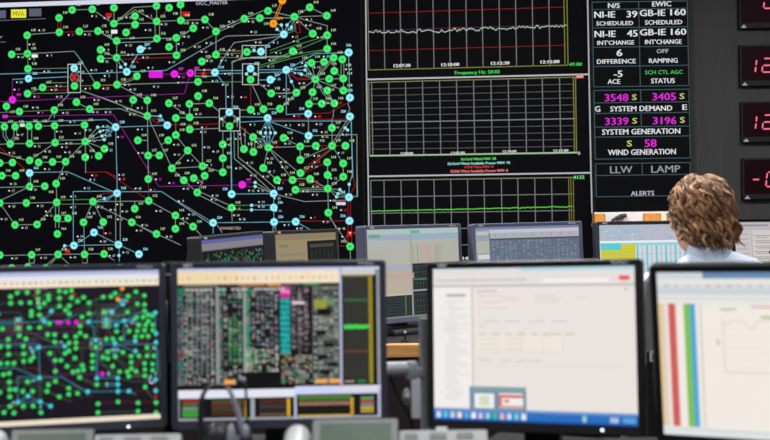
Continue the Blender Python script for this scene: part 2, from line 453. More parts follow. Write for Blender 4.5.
ls('04', 'w0,283-222,278-407,275-727,270 w205,280-205,335-240,335-240,280 w407,275-330,345 w420,275-350,345 w407,275-480,340 r575,275-575,335 w610,275-610,335-575,335 c517,213-657,122-830,207 c517,213-830,207 c517,213-452,215-407,275 w585,50-591,275 r722,50-727,272 r455,265-475,232-490,265 w727,272-800,318')
ns('14', 'c200,207 c343,273 g465,132')
ls('14', 'c200,207-343,273 c203,207-205,325 w465,132-635,210 w440,128-293,48')
ns('24', 'c232,55')
ls('24', 'w92,80-155,150 c232,55-232,130 w650,47-650,110 w668,47-668,110 w260,70-295,125')
ns('34', 'g560,220')
ls('34', 'w405,0-555,215 r545,40-545,210 r570,40-570,210 w560,220-562,310')
for (x, y) in ((314, 247), (274, 245), (234, 249), (234, 268), (314, 265), (350, 268), (12, 268), (28, 267), (46, 268), (66, 269), (120, 268)):
    NODES.append(('g', x, y))
LINES.append(('r', [(234, 249), (274, 245), (350, 246)], 0.75)); LINES.append(('w', [(234, 268), (314, 265)], 0.75))
# left part of the picture, past the frame
for (x, y) in ((-14, 30), (-24, 58), (-12, 92), (-30, 120), (-16, 150), (-26, 180), (-12, 206), (-34, 240), (-18, 258)):
    NODES.append(('g', x, y))

def draw_network(px, r=3.9, wmul=1.0, small=True):
    for (c, pts, wd) in LINES:
        px.line(pts, wd * wmul * (0.82 if small else {'c': 1.7, 'm': 1.4, 'r': 1.1}.get(c, .9)), LCOL[c] if small else {'c': (58, 140, 160), 'm': (120, 40, 120), 'r': (120, 34, 44)}.get(c, (86, 112, 92)), 1)
    for (t, x0, y0, x1, y1) in BOXES:
        px.line([tp(t, x0, y0), tp(t, x1, y0), tp(t, x1, y1), tp(t, x0, y1), tp(t, x0, y0)], 0.7 * wmul, (196, 204, 204), 1)
    for (t, x0, y0, x1, y1, c) in (('11', 412, 112, 508, 160, MAG), ('01', 18, 418, 55, 440, MAG), ('10', 110, 92, 155, 118, (200, 20, 20)),
                                   ('10', 642, 82, 698, 112, (200, 20, 20)), ('10', 148, 208, 192, 235, (230, 230, 235)), ('01', 503, 130, 535, 180, (200, 26, 30)),
                                   ('33', 462, 258, 528, 280, (225, 205, 240)), ('21', 152, 118, 176, 140, (215, 40, 30)), ('02', 140, 95, 175, 117, (220, 222, 220)),
                                   ('34', 540, 112, 572, 150, (220, 24, 28)), ('00', 222, 380, 265, 402, (232, 232, 232)), ('04', 455, 240, 490, 266, (205, 30, 24))):
        a = tp(t, x0, y0); b = tp(t, x1, y1)
        px.rect(a[0], a[1], b[0], b[1], c, 2)
    for (x, y) in ((t[0], t[1]) for t in [tp('12', 492, 42), tp('12', 55, 120), tp('12', 72, 150), tp('12', 85, 182), tp('12', 100, 207), tp('14', 203, 283), tp('33', 553, 135),
                                          tp('22', 562, 160), tp('22', 598, 160), tp('22', 632, 160), tp('22', 665, 160), tp('33', 488, 172), tp('33', 475, 200), tp('33', 465, 222),
                                          tp('23', 525, 122), tp('23', 525, 150), tp('23', 500, 281), tp('23', 500, 313), tp('30', 120, 175), tp('30', 150, 190), tp('30', 80, 175), tp('30', 50, 205),
                                          tp('20', 517, 350), tp('31', 220, 135), tp('31', 250, 75), tp('31', 245, 105), tp('31', 150, 185), tp('32', 525, 125), tp('32', 542, 140), tp('04', 452, 215),
                                          tp('21', 465, 132), tp('21', 522, 132), tp('22', 290, 62), tp('22', 405, 62), tp('03', 730, 235), tp('11', 215, 85), tp('11', 248, 65)]):
        px.disc(x, y, 1.7 * r / 3.9, (150, 226, 224), 2, 8)
    for (c, x, y) in NODES:
        px.disc(x, y, r, NCOL[c] if small or c != 'c' else (70, 206, 216), 3, 18)
        if small:
            px.disc(x, y, r * 0.72, tuple(min(255, int(k * 1.04 + 12)) for k in NCOL[c]), 4, 14)
    if not small: return
    rnd = random.Random(5)
    volt = {'g': ['118', '115', '110', '114', '119', '117'], 'c': ['228', '224', '226', '220'], 'm': ['407', '402'], 'o': ['275']}
    dark = {'g': (10, 96, 40), 'c': (40, 120, 150), 'm': (120, 10, 110), 'o': (130, 70, 5)}
    tcol = {'g': (188, 222, 168), 'c': (150, 225, 245), 'm': (226, 40, 220), 'o': (250, 170, 50)}
    pos = [(x, y) for (c, x, y) in NODES]
    used = []
    def free(x, y, rad, ig=None):
        for (a, b) in pos:
            if abs(a - x) < rad + 3.2 and abs(b - y) < 5.0: return False
        for (a, b) in used:
            if abs(a - x) < 8.5 and abs(b - y) < 3.6: return False
        return True
    for (c, x, y) in NODES:
        px.text('%d' % rnd.randint(10, 99), x, y, None, 2.2, dark[c], 5, 0.02, center=True)
        if x < 2 or y < 4 or y > 262: continue
        for (dx, dy) in ((6.5, -5.2), (-6.5, -5.2), (6.5, 5.6), (0, -7.4), (0, 7.4), (-8.5, 4)):
            if free(x + dx, y + dy, 2.6) and 4 < x + dx < 355:
                px.text(rnd.choice(volt[c]), x + dx, y + dy, None, 2.5, tcol[c], 5, 0.025, center=True)
                used.append((x + dx, y + dy)); break
    for (c, pts, wd) in LINES:
        for i in range(len(pts) - 1):
            a, b = pts[i], pts[i + 1]
            ln = math.hypot(b[0] - a[0], b[1] - a[1])
            if ln < 15: continue
            for f in (0.5, 0.35, 0.65):
                mx = a[0] + (b[0] - a[0]) * f; my = a[1] + (b[1] - a[1]) * f
                sg = 1 if rnd.random() < 0.5 else -1
                nx, ny = -(b[1] - a[1]) / ln * sg, (b[0] - a[0]) / ln * sg
                X, Y = mx + nx * (3.2 + 2.6 * abs(nx)), my + ny * 3.2
                if free(X, Y, 1.5) and 4 < X < 354 and 16 < Y < 262:
                    t3 = {'c': (170, 225, 240), 'm': (210, 40, 205), 'r': (226, 60, 60)}.get(c, (196, 206, 190))
                    px.poly([(X - 4.0, Y - .7), (X - 4.6, Y + .1), (X - 3.6, Y + 1), (X - 2.6, Y + .1), (X - 3.2, Y - .7)], (236, 236, 236), 5)
                    px.text('%d' % rnd.randint(2, 48), X + 0.6, Y, None, 2.3, t3, 5, 0.0, center=True)
                    used.append((X, Y)); break

def screen_box(fr, x0, x1, y0, y1, depth, back=0.0):
    """cabinet behind the picture; corners by photo pixel on the display plane"""
    ua = fr.uv(x0, (y0 + y1) / 2)[0]; ub = fr.uv(x1, (y0 + y1) / 2)[0]
    va = fr.uv((x0 + x1) / 2, y1)[1]; vb = fr.uv((x0 + x1) / 2, y0)[1]
    mbx = MB()
    q = [fr.w(ua, va, -back), fr.w(ub, va, -back), fr.w(ub, vb, -back), fr.w(ua, vb, -back)]
    mbx.prism(q, -fr.n * depth)
    return mbx, (ua, ub, va, vb)

DISP = mat('display_cabinet_black', (15, 15, 17), 0.6, spec=0.2, noise=0.1, nscale=60)
# --- network display
base = FA.w(FA.uv(180, 330)[0], 0); base.z = 0.55
nd = thing('network_display', 'huge wall display at left showing a green node network map', 'video wall', base)
mbx, q = screen_box(FA, -62, 363.2, -45, 330, 0.06)
part('cabinet', mbx, DISP, nd)
# plinth carries the displays
px = Pix(FA, base=0.0008)
ua, ub, va, vb = q
px.uvpoly([(ua + .01, va + .01), (ub - .004, va + .01), (ub - .004, vb - .01), (ua + .01, vb - .01)], (4, 4, 9), 0)
px.build('screen', WALLPIX, nd)
px = Pix(FA, base=0.0012)
draw_network(px)
px.text('OCC_MASTER', 196, 2.9, 228, 3.6, (205, 205, 225), 5)
px.line([(0, 20.6), (46, 18.6)], 0.6, (110, 112, 125), 2)
px.line([(0, 42.3), (6, 42)], 0.6, (110, 112, 125), 2)
px.text('r', 0.3, 36.8, 3.0, 2.6, (190, 190, 210), 5)
px.text('CONNECTED', 220, 228.2, 241, 2.6, (215, 190, 180), 5)
px.build('network_diagram', WALLPIX, nd, 'network of green, blue and pink dots joined by lines')
px = Pix(FA, base=0.0012)
px.poly([(-60, 4.9), (-60, 9.3), (362, -4.2), (362, -8.6)], (214, 216, 232), 1)
px.poly([(-60, -43), (-60, 4.9), (362, -8.6), (362, -43)], (20, 13, 22), 1)
px.build('title_bar', WALLPIX, nd, 'white title strip above the network')
for (x0, y0, x1, y1, c, tx) in ((-6, 10.6, 6, 18.4, (92, 94, 112), ''), (11.2, 9.6, 26.3, 18, (232, 232, 60), 'MVA'), (29.2, 8.8, 41.5, 16.4, (92, 94, 112), '')):
    px = Pix(FA, base=0.0012)
    px.rect(x0, y0, x1, y1, c, 1, -0.02)
    if tx: px.text(tx, 13, 13.8, 24.6, 4.8, (96, 92, 20), 3)
    px.build('button', WALLPIX, nd, 'yellow MVA button' if tx else 'blank grey button')

# --- trend display
base = FA.w(FA.uv(478, 330)[0], 0); base.z = 0.55
td = thing('trend_display', 'tall black wall display of three white gridded trend charts', 'video wall', base)
mbx, q = screen_box(FA, 363.8, 592.5, -45, 330, 0.06)
part('cabinet', mbx, DISP, td)
px = Pix(FA, base=0.0008)
ua, ub, va, vb = q
px.uvpoly([(ua + .002, va + .01), (ub - .006, va + .01), (ub - .006, vb - .01), (ua + .002, vb - .01)], (4, 4, 6), 0)
px.build('screen', WALLPIX, td)
GRID = (122, 124, 124); YEL = (122, 122, 56)
LN = 0.0163     # lean of the uprights down the picture
px = Pix(FA, base=0.0012)
px.line([(365.2, -40), (365.8, 0), (366.6, 79), (368.2, 177), (369.2, 250), (370.4, 320)], 1.3, (176, 178, 180), 2)
px.line([(586.8, -40), (587.6, 0), (589, 75), (591.0, 174), (592.0, 213)], 1.3, (176, 178, 184), 2)
px.line([(366.6, 79.5), (589, 74.3)], 1.5, (186, 188, 192), 2)
px.line([(368.2, 176.4), (591, 172.8)], 1.5, (182, 184, 188), 2)
px.build('window_border', WALLPIX, td, 'pale window border lines')
# chart one
px = Pix(FA, base=0.0012)
for x in (384.2, 400.5, 417, 433.4, 449.6, 466.4, 482.5, 499.5, 516, 532.7, 549.3):
    yb = 69.6 - (x - 368) * 0.024
    px.line([(x - LN * 70, -40), (x + LN * (yb - 30), yb)], 0.8, GRID, 1)
px.line([(367.2, -40), (369, 70)], 0.7, GRID, 1)
for x in (564.4, 567.4):
    px.line([(x - 1.1, -40), (x + .6, 65.3)], 0.9, YEL, 1)
px.line([(369, 70), (567.6, 65.2)], 0.9, YEL, 1)
px.line([(367.6, 13.3), (566.5, 7.0)], 0.7, (132, 26, 24), 1)
px.line([(368.4, 50.7), (566.5, 45.2)], 0.7, (132, 26, 24), 1)
px.line([(368, 30.8), (566, 24.6)], 0.6, (86, 30, 92), 1)
px.line([(452, 28.0), (462, 27.6)], 0.7, (170, 30, 36), 2)
rnd = random.Random(3); pts = []; d = 0
for i in range(150):
    x = 368.3 + i * 198.4 / 149
    d = d * 0.4 + rnd.uniform(-1.7, 1.7)
    pts.append((x, 32.6 - (x - 368) * 0.031 + d))
px.line(pts, 0.62, (118, 186, 118), 2)
px.line([(x, y - 0.25) for x, y in pts], 0.35, (216, 222, 220), 3)
for t, a, b, y in (('12:07:30', 394, 410.2, 65.6), ('12:10:00', 441.8, 459, 64.6), ('12:12:30', 491.4, 509, 63.2), ('12:15:00', 541, 559, 61.8)):
    px.text(t, a, y, b, 3.0, (226, 226, 226), 4, 0.03)
px.text('49.80', 569.4, 64.3, 581.5, 3.2, (60, 200, 80), 4, 0.03)
px.text('Frequency Hz: 50.03', 455.5, 72.3, 498.8, 3.3, (66, 205, 84), 4, 0.03)
px.build('frequency_chart', WALLPIX, td, 'top chart with a jagged pale green trace')
# chart two
px = Pix(FA, base=0.0012)
for i in range(12):
    y = 82.4 + i * 6.69
    if 0 < i < 11: px.line([(369.2 + i * .12, y), (574.6 + i * .12, y - 5.2 + i * 0.22)], 0.6 if i % 6 else 0.9, (92, 93, 94) if i % 6 else (134, 135, 134), 1)
px.line([(369, 82.4), (576, 77.2)], 0.9, (126, 126, 84), 1)
for x in (371.7, 388.8, 405.6, 422.6, 439.6, 456.6, 473.6, 491, 508.3, 525.3, 542.3, 559.6):
    yt = 82.4 - (x - 369) * 0.025; yb = 155.6 - (x - 370) * 0.0137
    px.line([(x - .1, yt), (x + LN * (yb - yt), yb)], 0.85, GRID, 1)
px.line([(368.6, 82.4), (370, 156)], 0.9, (126, 126, 100), 1)
for x, c in ((573.3, YEL), (575.4, (120, 120, 66))): px.line([(x, 77.4), (x + 1.2, 153)], 1.0, c, 1)
px.line([(370, 155.9), (577, 152.7)], 1.6, (124, 168, 120), 2)
px.line([(370, 155.6), (577, 152.3)], 0.7, (190, 200, 186), 3)
for t, a, b, y in (('12:00:00', 401, 413, 153.4), ('12:05:00', 451.5, 464.5, 152.9), ('12:10:00', 503, 516, 151.4), ('12:15:00', 554, 568, 150.6)):
    px.text(t, a, y, b, 2.4, (214, 216, 212), 4, 0.03)
px.text('EirGrid Wind MW: 58', 461.8, 158.9, 495.4, 2.5, (96, 222, 96), 4, 0.03)
px.text('EirGrid Wind Available Power MW: 76', 448.8, 163.2, 509, 2.5, (150, 224, 232), 4, 0.03)
px.text('SONI Wind MW: 0', 464.6, 166.9, 492.8, 2.4, (206, 66, 32), 4, 0.03)
px.text('SONI Wind Available Power MW: 0', 451.4, 170.9, 507, 2.6, (232, 120, 128), 4, 0.03)
px.rect(575.8, 74.9, 583.6, 78.4, (196, 66, 58), 3, -0.01)
px.text('5000', 576.3, 76.6, 583, 2.3, (240, 190, 180), 4, 0.03)
px.text('0', 577.8, 153.2, 580, 3, (196, 198, 196), 4, 0.03)
px.build('wind_chart', WALLPIX, td, 'middle chart with a dense white grid')
# chart three
px = Pix(FA, base=0.0012)
for i, y in enumerate((180.4, 197.0, 213.4, 229.8, 246.2, 262.6, 279, 295.4)):
    px.line([(370.4 + i * .25, y), (573.6 + i * .25, y - 3.0)], 0.9 if i == 0 else 0.75, (126, 128, 104) if i == 0 else GRID, 1)
for x in (370.8, 384, 401, 417.5, 434, 450.7, 467.5, 484, 501.3, 517.7, 534.7, 551.5):
    yt = 180.4 - (x - 370) * 0.0148
    px.line([(x, yt), (x + LN * 115, yt + 115)], 0.8, GRID, 1)
for x in (568.6, 570.8, 573.2): px.line([(x, 177.4), (x + 1.9, 292)], 0.7, YEL, 1)
rnd = random.Random(8)
px.line([(370.4 + i * 2.0, 211.2 - i * 0.045 + rnd.uniform(-.28, .28) * (2 if i > 70 else 1)) for i in range(102)], 1.0, (84, 190, 60), 2)
px.text('4132', 573.6, 177.2, 584, 3.4, (110, 226, 120), 4, 0.03)
px.text('14', 463, 258.2, 468, 3.2, (214, 216, 214), 4, 0.03)
px.build('demand_chart', WALLPIX, td, 'lower chart with a flat green trace')

# plinth below both displays
mb = MB()
u0 = FA.uv(-62, 200)[0]; u1 = FA.uv(592, 200)[0]
zb = FA.w(0, FA.uv(300, 330)[1]).z
a = FA.w(u0, 0, 0.02); b = FA.w(u1, 0, 0.02); c = FA.w(u1, 0, -0.06); d = FA.w(u0, 0, -0.06)
mb.prism([(k.x, k.y, 0) for k in (a, b, c, d)], (0, 0, zb - 0.002 - 0.012))
single('display_plinth', mb, DISP, 'black cabinet plinth under the two big wall displays', 'cabinet')

# --- readout display
base = P(640, 212, 5.84); base.y = 5.87
rd = thing('readout_display', 'narrow wall display of white and magenta system readings', 'wall display', base)
mbx, q = screen_box(FB, 593.2, 690.3, -45, 211.5, 0.04)
part('cabinet', mbx, DISP, rd)
px = Pix(FB, base=0.0008)
ua, ub, va, vb = q
px.uvpoly([(ua + .002, va + .004), (ub - .006, va + .004), (ub - .006, vb - .01), (ua + .002, vb - .01)], (6, 7, 10), 0)
px.build('screen', WALLPIX, rd)
mb = MB()
mb.box(FB.w((ua + ub) / 2, va - 0.007, 0.002), (ub - ua + 0.012, 0.02, 0.012), bev=0.002)
part('bottom_trim', mb, WHITE_P, rd, label='thin white bottom edge')
RD = -0.0135
TEAL = (62, 88, 92)
px = Pix(FB, base=0.0012)
def rowl(y, x0, x1): px.line([(x0, y), (x1, y + RD * (x1 - x0))], 0.8, TEAL, 1)
def coll(x, y0, y1, k=0.02): px.line([(x, y0), (x + k * (y1 - y0), y1)], 0.8, TEAL, 1)
for y in (2.2, 9.6, 28, 47.4, 66.6, 86.9): rowl(y, 591.6 + y * .02 + .4, 687.2 + y * .019)
coll(592, 2.2, 86.9); coll(687.2, .9, 85.6, .019); coll(638.6, 1.6, 86.2, .019)
for y in (90.5, 103, 113.6, 127.3, 137.2, 159.2): rowl(y, 592.2 + y * .0195, 687.2 + y * .019)
coll(593.9, 90.5, 159.2); coll(688.9, 89.2, 157.9, .019)
coll(640.6, 90, 102.4, .019); coll(641, 113, 126.7, .019)
for y in (163.8, 175.6, 196.8): rowl(y, 592.4 + y * .0195, 687.2 + y * .019)
coll(595.6, 163.8, 196.8); coll(690, 162.5, 195.5, .019); coll(642, 163.2, 175, .019)
px.build('table_lines', WALLPIX, rd, 'thin teal table lines')
W_ = (222, 224, 228); MG = (214, 44, 206); YL = (206, 208, 120); GN = (76, 196, 96); GY = (150, 152, 158)
ROWS = [('N/S', 608, 619.6, 5.6, 4.8, W_), ('EWIC', 652.2, 671, 3.9, 5, W_),
 ('NI-IE', 594.3, 614.8, 14.6, 6.3, W_), ('39', 626.6, 637, 14.2, 6.4, W_), ('GB-IE', 639.8, 665, 12.9, 6.3, W_), ('160', 670.4, 685.5, 12.2, 6.3, W_),
 ('SCHEDULED', 596.3, 633, 23.3, 4.1, W_), ('SCHEDULED', 645, 682, 22.3, 4.3, W_),
 ('NI-IE', 594.6, 615.4, 34, 6.3, W_), ('45', 627, 637.4, 33.4, 6.5, W_), ('GB-IE', 640, 665.4, 32.2, 6.3, W_), ('160', 671, 686, 31.8, 6.3, W_),
 ("INT'CHANGE", 597.3, 634, 42.7, 4.2, W_), ("INT'CHANGE", 645, 681.5, 41.8, 4.4, W_),
 ('6', 616.6, 622, 52.8, 6.6, W_), ('OFF', 656.6, 668.2, 51.2, 4.0, (186, 190, 188)),
 ('DIFFERENCE', 597, 635.5, 61.4, 4.4, W_), ('RAMPING', 649, 677.4, 60.6, 4.5, W_),
 ('-5', 613.8, 622.2, 73.8, 6.4, W_), ('SCH CTL AGC', 645, 682.6, 72.2, 3.9, GN),
 ('ACE', 607.6, 620, 81.6, 4.6, W_), ('STATUS', 651, 674.6, 80.8, 4.8, W_),
 ('3548', 604.8, 628, 97.6, 7.2, MG), ('S', 632, 636.4, 97.2, 5.6, YL), ('3405', 652.4, 675.6, 96.6, 7.2, MG), ('S', 679.6, 684.2, 96.2, 5.6, YL),
 ('G', 595, 600, 109, 5.6, W_), ('SYSTEM DEMAND', 610.2, 672, 108.5, 5.2, W_), ('E', 682.4, 686.8, 107.2, 5.4, W_),
 ('3339', 605.2, 628.2, 121.3, 7.2, MG), ('S', 632.4, 636.8, 120.8, 5.6, YL), ('3196', 653, 676, 120.6, 7.2, MG), ('S', 680, 684.6, 120, 5.6, YL),
 ('SYSTEM GENERATION', 602, 680, 131.5, 5.4, W_), ('S', 626.8, 631.8, 143.5, 5.8, YL), ('58', 644.6, 656.2, 143.2, 7.6, MG),
 ('WIND GENERATION', 608, 675.6, 152, 5.4, W_), ('LLW', 610, 632.2, 169.6, 7, GY), ('LAMP', 651.2, 680, 169, 7, GY), ('ALERTS', 630.8, 654, 193.3, 4.6, (196, 198, 204))]
for (t, a, b, y, h, c) in ROWS:
    px = Pix(FB, base=0.0012)
    px.text(t, a, y, b, h, c, 3, 0.018 if c in (W_, MG) else 0.008)
    lab = {MG: 'magenta figure %s' % t, YL: 'yellow letter S', GN: 'green status words', GY: 'grey word %s' % t}.get(c, 'white %s' % t)
    px.build('reading', WALLPIX, rd, lab)

# --- red LED clocks on the wall
SEGS = {'0': 'abcdef', '1': 'bc', '2': 'abged', '3': 'abgcd', '4': 'fgbc', '5': 'afgcd', '6': 'afgedc', '7': 'abc', '8': 'abcdefg', '9': 'abcdfg', '-': 'g'}
FL = Frame(P(752, 100, 5.868), (1, 0, 0), (0, 0, 1), (0, -1, 0))
def led_clock(x0, ytop, ybot, digits, label):
    u0, v0 = FL.uv(x0 + 0.8, ybot - 0.8); _, v1 = FL.uv(x0, ytop)
    wid = 0.50
    t = thing('led_clock', label, 'clock', FL.w(u0 + wid / 2, v0, -0.02), 'red LED clocks on the charcoal wall')
    hb = MB()
    hb.box(FL.w(u0 + wid / 2, (v0 + v1) / 2, -0.0158), (wid, 0.0316, v1 - v0), bev=0.004)
    part('housing', hb, RUBBER, t)
    p = Pix(FL, base=0.0008)
    p.uvpoly([(u0 + .008, v0 + .03), (u0 + wid - .008, v0 + .03), (u0 + wid - .008, v1 - .01), (u0 + .008, v1 - .01)], (22, 2, 7), 0)
    p.build('screen', LEDPIX, t, 'dark red window')
    for (ch, x, yt, w, h) in digits:
        p = Pix(FL, base=0.0013)
        mpp = 5.868 / FPX
        U, Vt = FL.uv(x, yt); w *= mpp; h *= mpp; sl = 0.13 * h; th = 1.55 * mpp
        cn = {'tl': (U + sl, Vt), 'tr': (U + sl + w, Vt), 'ml': (U + sl / 2, Vt - h / 2), 'mr': (U + sl / 2 + w, Vt - h / 2), 'bl': (U, Vt - h), 'br': (U + w, Vt - h)}
        ed = {'a': ('tl', 'tr'), 'b': ('tr', 'mr'), 'c': ('mr', 'br'), 'd': ('bl', 'br'), 'e': ('ml', 'bl'), 'f': ('tl', 'ml'), 'g': ('ml', 'mr')}
        for sgm in 'abcdefg':
            on = sgm in SEGS[ch]
            if not on: continue
            A = V(cn[ed[sgm][0]]); B = V(cn[ed[sgm][1]])
            D = (B - A).normalized(); N = V((-D.y, D.x)) * th / 2
            A2 = A + D * th * .35; B2 = B - D * th * .35
            A3 = A2 + D * th * .5; B3 = B2 - D * th * .5
            p.uvpoly([A2, A3 - N, B3 - N, B2, B3 + N, A3 + N], (255, 112, 142), 2)
        p.build('digit', LEDPIX, t, 'glowing pink %s' % ('minus sign' if ch == '-' else ch))
    p = Pix(FL, base=0.0013)
    p.poly([(x0 + 2.2, ybot - 1.4), (x0 + 8, ybot - 1.4), (x0 + 5.6, ybot - 4.6), (x0 + 4.8, ybot - 4.6)], (150, 150, 152), 1)
    p.build('emblem', LEDPIX, t, 'small pale triangle mark')
    return t
led_clock(738.6, -12.5, 29.3, [('4', 762.4, 1.6, 11, 13.6), ('9', 779, 1.6, 11, 13.6), ('9', 797, 1.6, 11, 13.6)], 'topmost red LED clock beginning with a 4, cut by the frame')
led_clock(739.6, 45, 87, [('1', 743.8, 59.4, 11, 13.6), ('2', 761.6, 58.6, 11, 13.6), ('1', 780, 58.4, 11, 13.6), ('5', 798, 58.2, 11, 13.6)], 'red LED clock starting 12, the upper of two alike')
led_clock(741, 101.5, 143.2, [('1', 744.0, 115.8, 11, 13.8), ('2', 762, 115.2, 11, 13.8), ('1', 780.4, 115, 11, 13.8), ('5', 798, 114.8, 11, 13.8)], 'red LED clock starting 12, the lower of two alike')
led_clock(742.2, 158.2, 200.4, [('-', 751, 172.6, 8, 14), ('0', 765.4, 172.2, 11, 14.4), ('1', 783.4, 172, 11, 14.4)], 'lowest red LED clock, reading starts with a minus sign')

# --- ledge under the readout display with its clutter
WOOD = mat('honey_wood', (238, 172, 100), 0.5, noise=0.18, nscale=7, stretch=(1, 8, 8))
PAPER = mat('white_paper', (232, 234, 238), 0.7, noise=0.02, nscale=40)
z0 = P(630, 222.3, 5.83).z
xa = P(593.4, 217, 5.83).x; xb = P(692, 217, 5.83).x
YW = 5.896
single('wall_ledge', MB().box(((xa + xb) / 2, (5.74 + YW) / 2, z0 - 0.0125), (xb - xa, YW - 5.74, 0.025), bev=0.003), WOOD, 'narrow wooden ledge under the readings display', 'shelf')
def ledge(px0, px1, yt, name, mt, label, cat, shear=0.0, y=5.80, dp=0.08):
    xA = P(px0, 217, y).x; xB = P(px1, 217, y).x; zt = P((px0 + px1) / 2, yt, y).z
    mbk = MB()
    sh = shear
    mbk.prism([(xA, y - dp / 2, z0 + .0005), (xB + sh, y - dp / 2, z0 + .0005), (xB, y - dp / 2, zt), (xA + 0.0, y - dp / 2, zt)], (0, dp, 0))
    return single(name, mbk, mt, label, cat)
ORANGE = mat('orange_card', (226, 152, 66), 0.6, noise=0.12, nscale=40)
CREAM = mat('cream_card', (244, 236, 204), 0.6, noise=0.04, nscale=40)
PINKC = mat('dusty_pink_card', (190, 140, 130), 0.6, noise=0.06, nscale=40)
ledge(593.6, 602.6, 213.8, 'document_box', ORANGE, 'orange box at the left end of the wall ledge', 'box', 0.008)
ledge(604.4, 642, 213.6, 'paper_stack', PAPER, 'stack of white paper on the ledge behind the black stapler', 'paper', 0, 5.815, 0.06)
ledge(643, 658.8, 213.4, 'document_box', ORANGE, 'orange box right of the white papers on the ledge', 'box')
ledge(659.4, 664.6, 213.4, 'document_box', CREAM, 'narrow cream box beside the right orange box', 'box')
ledge(665.2, 676, 213.4, 'document_box', PINKC, 'dusty pink box on the ledge, half behind the brown hair', 'box')
st = thing('stapler', 'black stapler leaning on the white papers on the ledge', 'stapler', (P(618, 221, 5.76).x, 5.76, z0))
a = P(611.5, 221.4, 5.76); a.z = z0 + 0.008
part('base', MB().box((P(617, 221, 5.76).x, 5.763, z0 + 0.004), (0.075, 0.024, 0.007), bev=0.002), RUBBER, st)
part('arm', MB().tube([P(611.5, 220.6, 5.76), P(616, 218.4, 5.76), P(621, 216.2, 5.76), P(626.5, 215.4, 5.76)], [.006, .010, .0125, .010], 8), DARKG_P, st, True)

